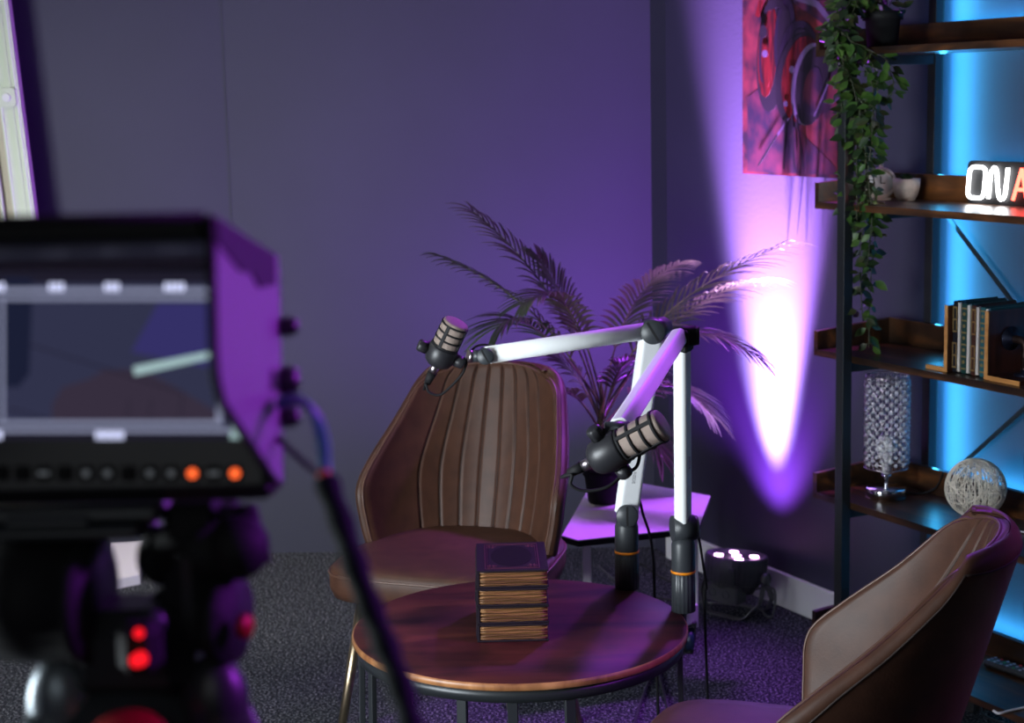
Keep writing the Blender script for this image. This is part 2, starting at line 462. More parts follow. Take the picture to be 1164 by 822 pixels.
# LED strip around the rear of the unit
LEDM = emis('cyan_led', (.06, .62, 1.0, 1), 9.0)
strip = thing('led_strip', sp(PX+PT+.02, DY+.033, .15), 'cyan LED light strip fixed behind the shelving unit beside its rear post', 'light strip')
def area(name, loc, direction, sx, sy, power, col, spread=PI, shape='RECTANGLE', roll=None):
    l = bpy.data.lights.new(name, 'AREA'); l.shape = shape; l.size = sx; l.size_y = sy; l.energy = power; l.color = col; l.spread = spread
    o = bpy.data.objects.new(name, l); COL.objects.link(o); o.location = loc
    o.rotation_mode = 'QUATERNION'
    d = V(direction).normalized()
    if roll is None: o.rotation_quaternion = d.to_track_quat('-Z', 'Y')
    else:
        y = (V(roll)-d*V(roll).dot(d)).normalized(); x = y.cross(-d)
        o.rotation_quaternion = Matrix((x, y, -d)).transposed().to_quaternion()
    return o
def spot(name, loc, direction, power, col, ang, blend, rad=.02):
    l = bpy.data.lights.new(name, 'SPOT'); l.energy = power; l.color = col; l.spot_size = math.radians(ang); l.spot_blend = blend; l.shadow_soft_size = rad
    o = bpy.data.objects.new(name, l); COL.objects.link(o); o.location = loc
    o.rotation_mode = 'QUATERNION'; o.rotation_quaternion = V(direction).to_track_quat('-Z', 'Y')
    return o
m = MB(); m.box(sp(PX+PT*.5, DY+.004+PT+.0015, 1.0), (.010, .003, 1.75), SR); m.build('strip_run', LEDM, strip)
for zt in tops[1:]:
    m = MB(); m.box(sp(LX/2+.03, DY+.002, zt+.020), (LX-.34, .003, .010), SR)
    m.build('strip_run', LEDM, strip)
CY = (.05, .50, 1.0)
area('led_glow_post', sp(PX+PT+.034, DY+.020, 1.0), NR+EX*.1, .050, 1.75, 5.0, CY, roll=(0, 0, 1))
area('led_glow_wide', sp(PX+PT+.004, DY+.024, 1.0), EX+NR*.45, .03, 1.75, 3.4, CY, roll=(0, 0, 1))
for zt in tops[1:]:
    area('led_glow_board', sp(LX/2+.04, DY+.018, zt+.040), NR+V((0, 0, .6)), LX-.40, .02, 1.7, CY, roll=V((0, 0, 1)))
area('led_glow_side', sp(PX-.01, DY+.034, 1.0), NR-EX*.6, .008, 1.6, .10, (.15, .45, 1.0), roll=(0, 0, 1))

# ------------------------------------------------------------------ things on the shelves
def onshelf(px, py, k, extra=0.0): return atz(px, py, tops[k]+extra)
# --- ivy in a pot on the top visible board
ip = onshelf(1008, 52, 1); ip.z = tops[1]
ip = sp(.150, .075, tops[1])
ivy = thing('hanging_ivy', ip, 'long trailing artificial ivy hanging from a dark pot on the upper shelf', 'plant')
m = MB(); pr_ = .044
m.lathe([(.0, 0), (.034, 0), (.040, .062), (.046, .062), (.047, .082), (.043, .082), (.040, .070), (0, .070)], ip, seg=32)
m.build('pot', RUBBER, ivy)
def leaf(mb, p, d, up, L, w, mi=0, fold=.25):
    d = V(d).normalized(); s = d.cross(V(up));
    if s.length < 1e-4: s = d.orthogonal()
    s.normalize(); nrm = s.cross(d).normalized()
    prof = [(0, 0), (.22, .75), (.45, 1), (.7, .72), (.9, .25), (1, 0)]
    L_, C_, R_ = [], [], []
    for t, k in prof:
        c = p+d*(L*t)-nrm*(L*.18*t*t)
        C_.append(c-nrm*(w*fold*k*.5)); L_.append(c+s*(w*.5*k)); R_.append(c-s*(w*.5*k))
    vs = C_+L_+R_; n = len(prof); fs = []
    for i in range(n-1):
        fs.append((i, i+1, n+i+1, n+i)); fs.append((i, 2*n+i, 2*n+i+1, i+1))
    mb.add(vs, fs, mi, True)
top = ip+V((0, 0, .085))
vine_ends = [(962, 262, 3.90), (972, 240, 3.93), (976, 250, 3.88), (990, 395, 3.92), (989, 300, 3.86), (978, 330, 3.95), (970, 210, 3.90), (998, 150, 3.84), (1012, 112, 3.84), (981, 365, 3.89), (960, 145, 3.9), (992, 165, 3.83)]
for i, (ex_, ey_, yy) in enumerate(vine_ends):
    end = aty(ex_, ey_, yy)
    edge = sp(.15+(ex_-985)*.0012, -.045-.02*rnd.random(), tops[1]+.03+.03*rnd.random())
    mid1 = edge*.7+V((end.x, end.y, edge.z))*.3; mid1.z = edge.z-.06
    pts = [top+V((rnd.uniform(-.02, .02), rnd.uniform(-.02, .02), -.01)), top*.5+edge*.5+V((0, 0, .05+.03*rnd.random())), edge]
    nseg = 5
    for k in range(1, nseg+1):
        t = k/nseg; q = edge.lerp(end, t); q.x += rnd.uniform(-.012, .012); q.y += rnd.uniform(-.012, .012)
        tt = min(1, t*2.2); q.x = edge.x+(end.x-edge.x)*tt+rnd.uniform(-.01, .01); pts.append(q)
    path = smooth_path(pts, 7)
    m = MB(); m.tube(path, .0013, seg=5, mi=1)
    acc = 0; side = 1
    for j in range(3, len(path)):
        acc += (path[j]-path[j-1]).length
        if acc > .0138:
            acc = 0; side *= -1
            for rep in range(2):
                a = rnd.uniform(0, 2*PI)
                d = V((math.cos(a), math.sin(a)*.7, rnd.uniform(-1.1, .15)))
                L = rnd.uniform(.024, .038)
                st = path[j]+d.normalized()*rnd.uniform(.004, .014)
                m.tube([path[j], st], .0007, seg=4, mi=1)
                leaf(m, st, d, V((rnd.uniform(-.6, .6), -1, .7)), L, L*rnd.uniform(.48, .62), 0 if rnd.random() < .42 else 2)
    m.build('trailing_vine', [LEAF_I, STEM_I, LEAF_D], ivy)
m = MB()
for k in range(46):
    a = rnd.uniform(0, 2*PI); rr = rnd.uniform(.0, .045)
    p = top+V((rr*math.cos(a), rr*math.sin(a), rnd.uniform(-.012, .05)))
    d = V((math.cos(a), math.sin(a), rnd.uniform(-.4, .9)))
    m.tube([top+V((0, 0, -.015)), p], .0009, seg=4, mi=1)
    leaf(m, p, d, V((0, -1, .6)), rnd.uniform(.024, .038), .016, 2 if rnd.random() < .6 else 0)
m.build('foliage_tuft', [LEAF_I, STEM_I, LEAF_D], ivy)

# --- white round clock
cp = onshelf(1001, 228, 2); cp = V((cp.x, cp.y, tops[2]))
c_ = thing('table_clock', cp, 'small round white clock half hidden behind the trailing ivy', 'clock')
cd = V((-.25, -.97, 0)).normalized(); cc = cp+V((0, 0, .042))
m = MB(); m.lathe([(0, -.016), (.030, -.016), (.037, -.008), (.038, .008), (.034, .012), (.031, .010), (0, .010)], cc, cd, 40); m.build('case', POTW, c_)
m = MB(); m.lathe([(0, .0102), (.029, .0102), (.029, .0112), (0, .0112)], cc, cd, 40); m.build('dial', WHITEP, c_)
m = MB(); m.box(cc+cd*.013+V((0, 0, .008)), (.002, .002, .018)); m.box(cc+cd*.013+V((.006, 0, 0)), (.014, .002, .002)); m.build('hands', BLACK, c_)
m = MB(); m.box(cp+V((0, 0, .004)), (.045, .03, .008), bev=.002); m.cyl(cc+V((0, 0, .036)), cc+V((0, 0, .046)), .005); m.build('stand', POTW, c_)
# --- succulent
sp_ = onshelf(1030, 228, 2); sp_.z = tops[2]
su = thing('potted_succulent', sp_, 'small dark succulent in a rounded white pot on the shelf beside the clock', 'plant')
m = MB(); m.lathe([(0, 0), (.020, 0), (.027, .012), (.032, .032), (.033, .052), (.030, .052), (.028, .044), (0, .044)], sp_, seg=36); m.build('pot', POTW, su)
m = MB()
for ring, (n_, L, el) in enumerate(((9, .036, .25), (8, .030, .7), (5, .022, 1.15))):
    for k in range(n_):
        a = 2*PI*(k+.5*ring)/n_
        leaf(m, sp_+V((0, 0, .047)), V((math.cos(a)*math.cos(el), math.sin(a)*math.cos(el), math.sin(el))), (0, 0, 1), L, .014, 0, .5)
m.build('rosette', LEAF_D, su)
# --- ON AIR neon sign
NEON = emis('white_neon', (1, 1, 1, 1), 14); NEONR = emis('red_neon', (1, .08, .05, 1), 9)
n0 = onshelf(1099, 231, 2); n0.z = tops[2]
# sign stands almost parallel to the shelf
nd = (EX*1.0).normalized(); nu = V((0, 0, 1)); nn = nu.cross(nd); nn = -nn if nn.y > 0 else nn
ns = thing('neon_sign', n0, 'black lit sign reading ON AIR in white and red neon on the shelf', 'sign')
def npt(x, z, o=0.0): return n0+nd*x+nu*z+nn*o
SW = .36; SHh = .098
poly = []
for (cx, cz, a0) in ((SW-.014, .014, -PI/2), (SW-.014, SHh-.014, 0), (.014, SHh-.014, PI/2), (.014, .014, PI)):
    for k in range(5):
        a = a0+k*PI/8; poly.append((cx+.014*math.cos(a), cz+.014*math.sin(a)))
MN = Matrix(((nd.x, nu.x, nn.x, n0.x), (nd.y, nu.y, nn.y, n0.y), (nd.z, nu.z, nn.z, n0.z), (0, 0, 0, 1)))
m = MB(); m.prism(poly, -.006, .0, MN); m.build('back_panel', RUBBER, ns)
def neon(paths, mt, name):
    m = MB()
    for P_, closed in paths:
        pp = [npt(x, z, .006) for x, z in P_]
        m.tube(smooth_path(pp, 5) if not closed else pp, .0042, seg=8, closed=closed)
    return m.build(name, mt, ns)
def slant(P_): return [(x+.10*z, z) for x, z in P_]
O = []
for (cx, cz, a0) in ((.052, .028, -PI/2), (.052, .070, 0), (.028, .070, PI/2), (.028, .028, PI)):
    for k in range(5):
        a = a0+k*PI/8; O.append((cx-.008+.014*math.cos(a), cz+.014*math.sin(a)))
neon([(slant(O), True)], NEON, 'letter_O')
neon([(slant([(.074, .015), (.074, .045), (.075, .072), (.083, .084), (.092, .076), (.098, .048), (.106, .020), (.116, .014), (.124, .024), (.125, .05), (.126, .084)]), False)], NEON, 'letter_N')
neon([(slant([(.150, .014), (.168, .084)]), False), (slant([(.168, .084), (.192, .014)]), False), (slant([(.158, .038), (.184, .038)]), False)], NEONR, 'letter_A')
neon([(slant([(.212, .014), (.212, .084)]), False)], NEONR, 'letter_I')
neon([(slant([(.236, .014), (.236, .084)]), False), (slant([(.236, .084), (.262, .082), (.272, .068), (.262, .052), (.236, .048)]), False), (slant([(.254, .048), (.276, .014)]), False)], NEONR, 'letter_R')

# --- books and bookends on shelf 3 (index 3)
zb = tops[3]
bo = V((0, 0, 0))
def shp(px, py): p = atz(px, py, zb); d = p-SF; return d.dot(EX), d.dot(EY)
bx0, by0 = shp(1078, 418)      # front left of the first book
bx1, by1 = shp(1124, 427)
by = .035
BH = .158; BD = .125
# recover x by intersecting the front line y=by
def shx(px, y, z):
    r = ray(px, 400); o = V((0, 0, CH)); pl_ = SF+EY*y
    # horizontal plane x: vertical plane y=const
    t = (pl_-o).dot(EY)/r.dot(EY); return (o+r*t-SF).dot(EX)
xs = [shx(p, by, zb) for p in (1082, 1092, 1103, 1113, 1124)]
cols = [('black', srgb(20, 22, 30)), ('dark green', srgb(20, 58, 54)), ('brown', srgb(64, 32, 24)), ('teal', srgb(34, 88, 96))]
for i in range(4):
    x0_, x1_ = xs[i], xs[i+1]-.0008; w = x1_-x0_
    H = BH-(.002*i)
    root = thing('book', sp(x0_+w/2, by, zb), {0: 'upright black decorative book with gold spine bands next to the left bookend', 1: 'upright dark green decorative book with gold rosettes on its spine', 2: 'upright brown decorative book between the green and teal books', 3: 'upright teal decorative book against the right bookend'}[i], 'book', 'decorative books between the pipe bookends', rz=srz)
    CM = mat('book_cover_'+cols[i][0].replace(' ', '_'), cols[i][1], .35)
    m = MB(); t = .0025
    m.box(sp(x0_+t/2, by+BD/2+.004, zb+H/2), (t, BD, H), SR)
    m.box(sp(x1_-t/2, by+BD/2+.004, zb+H/2), (t, BD, H), SR)
    spn = w*.62
    m.box(sp(x0_+spn/2, by+.004, zb+H/2), (spn, .008, H), SR, bev=.0025)
    m.build('cover', CM, root)
    m = MB(); m.box(sp(x0_+w/2, by+BD/2+.004, zb+H/2), (w-2*t, BD-.006, H-.008), SR); m.box(sp(x0_+spn+(w-spn-t)/2, by+.004, zb+H/2), (w-spn-t, .007, H-.006), SR); m.build('page_block', PAGEW, root)
    m = MB(); zz = zb+.012
    cx_ = x0_+spn/2
    for k in range(6):
        m.box(sp(cx_, by-.0004, zz), (spn*.8, .0012, .0035), SR)
        if i in (1, 3) and k < 5:
            m.cyl(sp(cx_, by-.001, zz+.0145), sp(cx_, by+.001, zz+.0145), spn*.22, seg=10)
        elif k in (0, 1, 3, 4):
            for s_ in (-1, 1): m.box(sp(cx_+s_*spn*.32, by-.0004, zz+.0145), (spn*.14, .0012, .022), SR)
        zz += .0265
    m.build('spine_gilding', GOLDP, root)
# bookend: L of wood with pipe elbow between
def bookend(xa, label, flip=1, w_=.09, leg=.075, sgn=-1):
    r_ = thing('pipe_bookend', sp(xa, by, zb), label, 'bookend', 'wooden pipe bookends', rz=srz)
    T = .010; WD = .125; HH = .148
    m = MB(); m.box(sp(xa+sgn*T/2, by-.012+WD/2, zb+HH/2), (T, WD, HH), SR, mi=1)
    m.box(sp(xa+sgn*T/2, by-.012, zb+HH/2), (T, .003, HH), SR, mi=0)
    m.build('upright_board', [OAK, DARKOAK], r_)
    m = MB(); m.box(sp(xa+sgn*(T+leg/2), by-.012+WD/2, zb+T/2), (leg, WD, T), SR, mi=1)
    m.box(sp(xa+sgn*(T+leg/2), by-.012, zb+T/2), (leg, .003, T), SR, mi=0)
    m.build('base_board', [OAK, DARKOAK], r_)
    yc = by+.05; fx = xa+sgn*(T+leg*.52); hz = zb+.085
    m = MB(); m.lathe([(0, 0), (.026, 0), (.026, .004), (.012, .006), (.012, .014), (0, .014)], sp(fx, yc, zb+T), seg=28)
    m.lathe([(0, 0), (.026, 0), (.026, .004), (.012, .006), (.012, .014), (0, .014)], sp(xa+sgn*T, yc, hz), EX*sgn, seg=28)
    m.build('flange', NAVYM, r_)
    m = MB()
    path = [sp(fx, yc, zb+T+.005), sp(fx, yc, hz-.02)]+[sp(fx-sgn*(.02-.02*math.cos(a)), yc, hz-.02+.02*math.sin(a)) for a in (.4, .8, 1.2, 1.57)]+[sp(xa+sgn*(T+.004), yc, hz)]
    m.tube(path, .0085, seg=14)
    m.lathe([(.011, 0), (.011, .010)], sp(fx, yc, hz-.034), seg=20); m.lathe([(.011, 0), (.011, .008)], sp(fx, yc, zb+T+.01), seg=20)
    m.build('pipe_elbow', BRONZE, r_)
    return r_
bookend(xs[0]-.0006, 'light oak pipe bookend to the left of the four shelf books', leg=.058)
bookend(xs[4]+.0006, 'light oak pipe bookend with a dark round flange right of the four shelf books', sgn=1, leg=.095)

# --- crystal lamp on shelf 4
lp = onshelf(1007, 565, 4); lp.z = tops[4]
lp = lp
k_ = F_PX/lp.y
LR = 24.5/k_; BR = 23.5/k_
zt0 = aty(1007, 531, lp.y).z; zt1 = aty(1007, 427, lp.y).z
lamp = thing('crystal_table_lamp', lp, 'chrome table lamp with a cylindrical crystal bead shade', 'lamp')
m = MB(); m.lathe([(0, 0), (BR, 0), (BR, .021), (BR*.97, .024), (0, .025)], lp, seg=48); m.build('base', CHROME, lamp)
m = MB(); m.lathe([(.0055, .02), (.0055, .046), (.010, .050), (.013, .056), (0, .056)], lp, seg=20); m.build('stem', CHROME, lamp)
m = MB(); NC = 14; NRW = 10; HL = zt1-zt0
for s_ in (-1, 1):
    for k in range(NC):
        pts = []
        for j in range(NRW*6+1):
            t = j/(NRW*6); zig = (NRW/ NC)*2*PI*t*.5*2*.5
            a = 2*PI*k/NC+s_*zig; rr = LR*(1+.012*math.cos(j*PI/3))
            pts.append(V((lp.x+rr*math.cos(a), lp.y+rr*math.sin(a), zt0+HL*(.06+.88*t))))
        m.tube(pts, .00125, seg=5)
for zz in (zt0, zt0+HL*.06, zt0+HL*.94, zt1):
    m.tube([V((lp.x+LR*math.cos(2*PI*k/40), lp.y+LR*math.sin(2*PI*k/40), zz)) for k in range(40)], .0014, seg=6, closed=True)
for k in range(NC*2):
    for (za, zc) in ((zt0, zt0+HL*.06), (zt0+HL*.94, zt1)):
        a = 2*PI*k/(NC*2)
        m.tube([V((lp.x+LR*math.cos(a+x), lp.y+LR*math.sin(a+x), za+(zc-za)*z)) for x, z in ((0, 0), (.06, .5), (0, 1), (-.06, .5), (0, 0))], .0009, seg=4)
for k in range(3):
    a = 2*PI*k/3; m.tube([lp+V((0, 0, .053)), V((lp.x+LR*math.cos(a), lp.y+LR*math.sin(a), zt0))], .0012, seg=5)
m.build('shade_lattice', NICKEL, lamp)
m = MB(); step = HL*.88/NRW
for j in range(NRW*2+1):
    for k in range(NC):
        a = 2*PI*(k+.5*(j % 2 == 0))/NC + (0.5*2*PI/NC if True else 0)
        z_ = zt0+HL*.06+step*.5*j
        if z_ > zt0+HL*.95 or z_ < zt0+HL*.05: continue
        m.sphere((lp.x+LR*math.cos(a), lp.y+LR*math.sin(a), z_), .0052, 6, 4)
for f in range(len(m.s)): m.s[f] = False
o = m.build('crystal_beads', GLASSB, lamp); tag(o, kind='stuff')
m = MB(); m.lathe([(0, 0), (.010, .002), (.012, .03), (.022, .05), (.026, .072), (.018, .09), (0, .096)], lp+V((0, 0, .056)), seg=20); m.build('bulb', mat('bulb_glass', (.85, .85, .85, 1), .25), lamp)
m = MB(); m.tube(smooth_path([lp+EY*.05+V((0, 0, .006)), lp+EY*.08+EX*.03+V((0, 0, .004)), sp(.2, DY-.02, tops[4]+.02), sp(.22, DY-.016, tops[4]+.06)], 6), .0022, seg=6); m.build('power_cord', RUBBER, lamp)
# --- rattan ball lamp
bp_ = onshelf(1109, 594, 4); bp_.z = tops[4]
kk = F_PX/bp_.y; BRD = 35.0/kk
bc = aty(1109, 555, bp_.y); bc.z = max(bc.z, tops[4]+BRD+.012)
ball = thing('yarn_ball_lamp', bp_, 'round cream yarn ball lamp standing on the lower shelf', 'lamp')
m = MB()
for k in range(72):
    nx = V((rnd.gauss(0, 1), rnd.gauss(0, 1), rnd.gauss(0, .7))).normalized(); off = rnd.uniform(-.45, .45)
    if k % 3 == 0: nx = V((rnd.gauss(0, 1), rnd.gauss(0, 1), 0)).normalized(); off *= .2
    a_ = nx.orthogonal().normalized(); b_ = nx.cross(a_); rr = math.sqrt(1-off*off)
    m.tube([bc+(nx*off+(a_*math.cos(2*PI*j/36)+b_*math.sin(2*PI*j/36))*rr)*(BRD*(1-.0003*k)) for j in range(36)], .0009, seg=5, closed=True)
m.build('yarn_globe', YARN, ball)
m = MB()
for k in range(3):
    m.tube([bp_+V((.024*math.cos(2*PI*j/28), .024*math.sin(2*PI*j/28), .003+.005*k)) for j in range(28)], .002, seg=6, closed=True)
m.tube([bp_+V((0, 0, .004)), bc-V((0, 0, BRD*.6))], .005, seg=8)
m.build('coil_stand', CABLEW, ball)
m = MB(); pc = [bp_+V((.024, 0, .004)), bp_+EX*.05-EY*.012+V((0, 0, .004)), bp_+EX*.11+EY*.01+V((0, 0, .004)), bp_+EX*.2+EY*.05+V((0, 0, .004)), bp_+EX*.33+EY*.03+V((0, 0, .004))]
m.tube(smooth_path(pc, 8), .002, seg=6); m.build('power_cord', CABLEW, ball)
# --- remote on the bottom board
rp = onshelf(1152, 766, 5); rp.z = tops[5]
rc = thing('remote_control', rp, 'black remote control with coloured buttons lying on the bottom shelf', 'remote control')
rdx = (EX*.92+EY*.1).normalized()
RM = Matrix((rdx, V((0, 0, 1)).cross(rdx), V((0, 0, 1)))).transposed()
m = MB(); m.box(rp+V((0, 0, .010)), (.15, .042, .017), RM, bev=.006); m.build('body', BLACK, rc, bevel=.002)
m = MB()
cols_b = [0, 0, 1, 0, 2, 0, 0, 1]
for i in range(7):
    for j in range(3):
        m.cyl(rp+RM@V((-.062+i*.018, -.012+j*.012, .0182)), rp+RM@V((-.062+i*.018, -.012+j*.012, .0200)), .0036, seg=8, mi=rnd.choice([0, 0, 0, 1, 2]))
m.build('buttons', [mat('grey_button', srgb(150, 150, 170), .4), mat('red_button', srgb(190, 30, 40), .4), mat('green_button', srgb(30, 120, 70), .4)], rc)
# --- power adaptor under the unit and white cable
ad = atz(1099, 803, 0.0)
adp = thing('power_adapter', V((ad.x, ad.y, 0)), 'black power adapter with a pale label lying under the bottom shelf', 'adapter', rz=srz)
m = MB(); m.box(V((ad.x, ad.y, .018)), (.09, .05, .036), SR, bev=.004); m.build('body', BLACK, adp)
m = MB(); m.box(V((ad.x, ad.y, .0185))-EY*.0255, (.022, .001, .016), SR); m.build('rating_label', LILAC, adp)
m = MB(); m.tube(smooth_path([V((ad.x, ad.y, .012))+EX*.045, V((ad.x, ad.y, .006))+EX*.1-EY*.02, V((ad.x, ad.y, .005))+EX*.3+EY*.03], 6), .003, seg=6); m.build('lead', BLACK, adp)
wc_ = [atz(1129, 808, tops[5]+.004)+V((0, 0, 0)), atz(1136, 811, tops[5]+.003), atz(1150, 807.5, tops[5]+.003), atz(1170, 804, tops[5]+.003), atz(1200, 806, tops[5]+.003)]
m = MB(); m.tube(smooth_path(wc_, 6), .0028, seg=8)
tag(m.build('white_cable', CABLEW), 'short white cable hanging over the front of the bottom shelf', 'cable')

# ------------------------------------------------------------------ PAR light on the floor
pc_ = V((.618, 4.545, 0)); kk = F_PX/4.54
PARB = mat('stage_light_black', srgb(66, 66, 70), .45)
par = thing('stage_light', pc_, 'black round stage light glowing purple upward on the carpet by the right wall', 'light')
pax = (V((0, 0, 1))+NR*.10-DR*.02).normalized()
ztop = aty(845, 630, pc_.y).z
R_ = .088
PQ = pax.to_track_quat('Z', 'Y').to_matrix()
hc = V((pc_.x, pc_.y, ztop))-pax*.0
m = MB(); m.lathe([(0, -.105), (.055, -.105), (.068, -.085), (.074, -.072), (R_, -.070), (R_, -.006), (R_*.97, 0), (R_*.90, 0), (R_*.88, -.006), (0, -.006)], hc, pax, 96, ribs=32, ribd=.03)
m.build('housing', PARB, par)
LA = math.atan2((PQ.transposed()@V((1, 0, 0))).y, (PQ.transposed()@V((1, 0, 0))).x)
LENS = emis('led_lens', (1, .45, 1, 1), 12)
m = MB()
for (a, r0) in [(0, 0)]+[(PI/2*k+LA, .050) for k in range(4)]:
    c0 = hc+PQ@V((r0*math.cos(a), r0*math.sin(a), -.006)); m.cyl(c0, c0+pax*.004, .0125, seg=20)
m.build('led_lenses', LENS, par)
fd = (Matrix.Rotation(math.radians(-36), 3, 'Z')@(V((0, 0, 0))-V((pc_.x, pc_.y, 0)))).normalized(); fs_ = V((-fd.y, fd.x, 0))   # fd faces the camera side
FM = Matrix((fs_, -fd, V((0, 0, 1)))).transposed()
cpn = hc+fd*.048-V((0, 0, .098))
m = MB(); m.box(cpn, (.105, .05, .052), FM, bev=.004); m.build('socket_box', PARB, par)
m = MB()
for x in (-.030, .016):
    c0 = cpn+fd*.026+fs_*x; m.lathe([(.010, 0), (.010, .002), (.0125, .002), (.0125, 0)], c0, fd, 20)
m.build('sockets', CHAR, par)
m = MB(); m.box(hc+fd*.079-fs_*(-.035)-V((0, 0, .040)), (.034, .006, .048), FM, bev=.001); m.build('display_plate', CHAR, par)
for s_ in (-1, 1):
    kx = hc+fs_*s_*(R_+.004)-V((0, 0, .055))
    m = MB(); m.lathe([(0, 0), (.017, 0), (.019, .004), (.019, .012), (.014, .016), (0, .016)], kx, fs_*s_, 24, ribs=8, ribd=.08); m.build('tilt_knob', PARB, par)
for s_ in (-1, 1):     # two U shaped feet, crossing under the housing
    pts = []
    fy = fd*s_
    for (a, z) in ((-R_-.006, hc.z-.055), (-R_-.012, hc.z-.11), (-R_+.002, .035), (-R_+.03, .006), (0, .004), (R_-.03, .006), (R_-.002, .035), (R_+.012, hc.z-.11), (R_+.006, hc.z-.055)):
        k = max(0, (hc.z-.06-z))/(hc.z-.06)
        pts.append(V((pc_.x, pc_.y, 0))+fs_*a+fy*(.058*k)+V((0, 0, z)))
    pts = smooth_path(pts, 5)
    m = MB()
    for i in range(len(pts)-1): m.bar(pts[i], pts[i+1]+(pts[i+1]-pts[i])*.12, .004, .020, side=fd)
    m.build('foot_bracket', PARB, par)
m = MB(); q = hc+fs_*(-R_*.5)+NR*.05-V((0, 0, .085))
m.tube(smooth_path([hc-V((0, 0, .09))-fs_*(-.06), hc-V((0, 0, .075))-fs_*(-.115), hc-V((0, 0, .09))-fs_*(-.13), V((hc.x, hc.y, .02))-fs_*(-.125), V((hc.x, hc.y, .006))-fs_*(-.09)+NR*.01, V((hc.x, hc.y, .005))+fs_*(-.02)+NR*.06, V((hc.x, hc.y, .005))+fs_*(-.3)+fd*.05, V((hc.x, hc.y, .005))+fs_*(-.6)-fd*.1], 8), .0035, seg=6); m.build('power_cord', PARB, par)
PUR = (.46, .06, 1.0)
bd_ = (V((0, 0, 1))+NR*.10+DR*.05).normalized()
src = hc+pax*.02
spot('par_beam', src, onwall(876, 120)-src, 5200, (.62, .26, 1.0), 34, 1.0, .03)
spot('par_beam_mid', src, onwall(876, 400)-src, 1500, (.66, .46, 1.0), 36, 1.0, .03)
spot('par_flood', src, onwall(878, 430)-src, 75, (.42, .09, 1.0), 84, 1.0, .03)
spot('par_leaf', src, aty(830, 320, 4.45)-src, 280, (.52, .22, 1.0), 38, 1.0, .03)
spot('par_wide', src, (V((0, 0, 1))-NR*.55-DR*.55), 190, (.40, .05, 1.0), 112, .9, .03)

# ------------------------------------------------------------------ low white table with castor base, palm on it
zt = .40
c1 = [atz(657, 614, zt), atz(765.4, 602, zt), atz(794, 599.5, zt), atz(807.6, 563.5, zt), atz(731.5, 549.8, zt)]
bl = c1[4]+(c1[4]-c1[3])*.75; fl = atz(638.6, 608.7, zt)
poly = [(p.x, p.y) for p in (c1[0], c1[2], c1[3], bl, fl)]
lt = thing('side_table', V((.2, 3.8, 0)), 'low white table with a black edge on castors holding the potted palm', 'table')
m = MB(); m.prism(poly, zt-.003, zt); m.build('tabletop', LILAC, lt)
m = MB()
cxm = sum(p[0] for p in poly)/5; cym = sum(p[1] for p in poly)/5
m.prism([(cxm+(x-cxm)*.999, cym+(y-cym)*.999) for x, y in poly], zt-.017, zt-.003); m.build('edge_band', RUBBER, lt)
legs = [c1[0]+V((.022, .04, 0)), c1[2]+V((-.04, .04, 0)), c1[3]+V((-.05, -.05, 0)), V((bl.x+.06, bl.y-.08, 0))]
lg = [V((p.x, p.y, 0)) for p in legs]
for i, p in enumerate(lg):
    if i == 1: continue
    m = MB(); m.box((p.x, p.y, (zt-.017+.06)/2), (.02, .02, zt-.017-.06), bev=.002); l_ = m.build('leg', WHITEP, lt)
m = MB(); d01 = (lg[2]-lg[0])
m.bar(lg[0]+V((0, 0, .10))+d01*.0, lg[0]+d01*1.0+V((0, 0, .10)), .03, .05, bev=.003); m.build('foot_beam', LILAC, lt)
for p in (lg[0]+d01*.1, lg[0]+d01*.95, lg[3], lg[0]+(lg[3]-lg[0])*.35):
    m = MB()
    m.box((p.x, p.y, .075), (.035, .035, .014), bev=.002)
    for s_ in (-1, 1): m.box((p.x+s_*.014, p.y, .052), (.003, .03, .04))
    cf = m.build('castor', BSTEEL, lt)
    m = MB(); m.lathe([(0, -.011), (.026, -.011), (.030, -.007), (.030, .007), (.026, .011), (0, .011)], (p.x, p.y, .031), (1, 0, 0), 28); m.build('wheel', mat('blue_wheel', srgb(26, 40, 70), .4), cf)
# palm
pb = atz(686, 571, zt); pb.z = zt
palm = thing('potted_palm', pb, 'tall artificial palm with feathery fronds in a black pot on the low white table', 'plant')
kk = F_PX/pb.y; z530 = .098
m = MB(); m.lathe([(0, 0), (.036, 0), (.040, .004), (.049, .072), (.053, .074), (.055, z530), (.050, z530), (.048, z530-.010), (0, z530-.012)], pb, seg=40); m.build('pot', RUBBER, palm)
m = MB()
for k in range(60):
    a = rnd.uniform(0, 2*PI); rr = .044*math.sqrt(rnd.random()); c0 = pb+V((rr*math.cos(a), rr*math.sin(a), z530-.008+rnd.uniform(0, .016)))
    m.box(c0, (.010, .006, .006), Euler((rnd.random()*3, rnd.random()*3, rnd.random()*3)).to_matrix())
m.build('bark_chips', TERRA, palm)
crown = aty(684, 462, pb.y)
trunk = [pb+V((0, 0, z530-.015)), aty(683, 515, pb.y), aty(682, 480, pb.y), crown, aty(683, 430, pb.y)]
m = MB(); tp = smooth_path(trunk, 6); m.tube(tp, [.013+.002*math.sin(i*1.3)-.0004*i for i in range(len(tp))], seg=10); m.build('trunk', STEM_P, palm)
Yp = pb.y
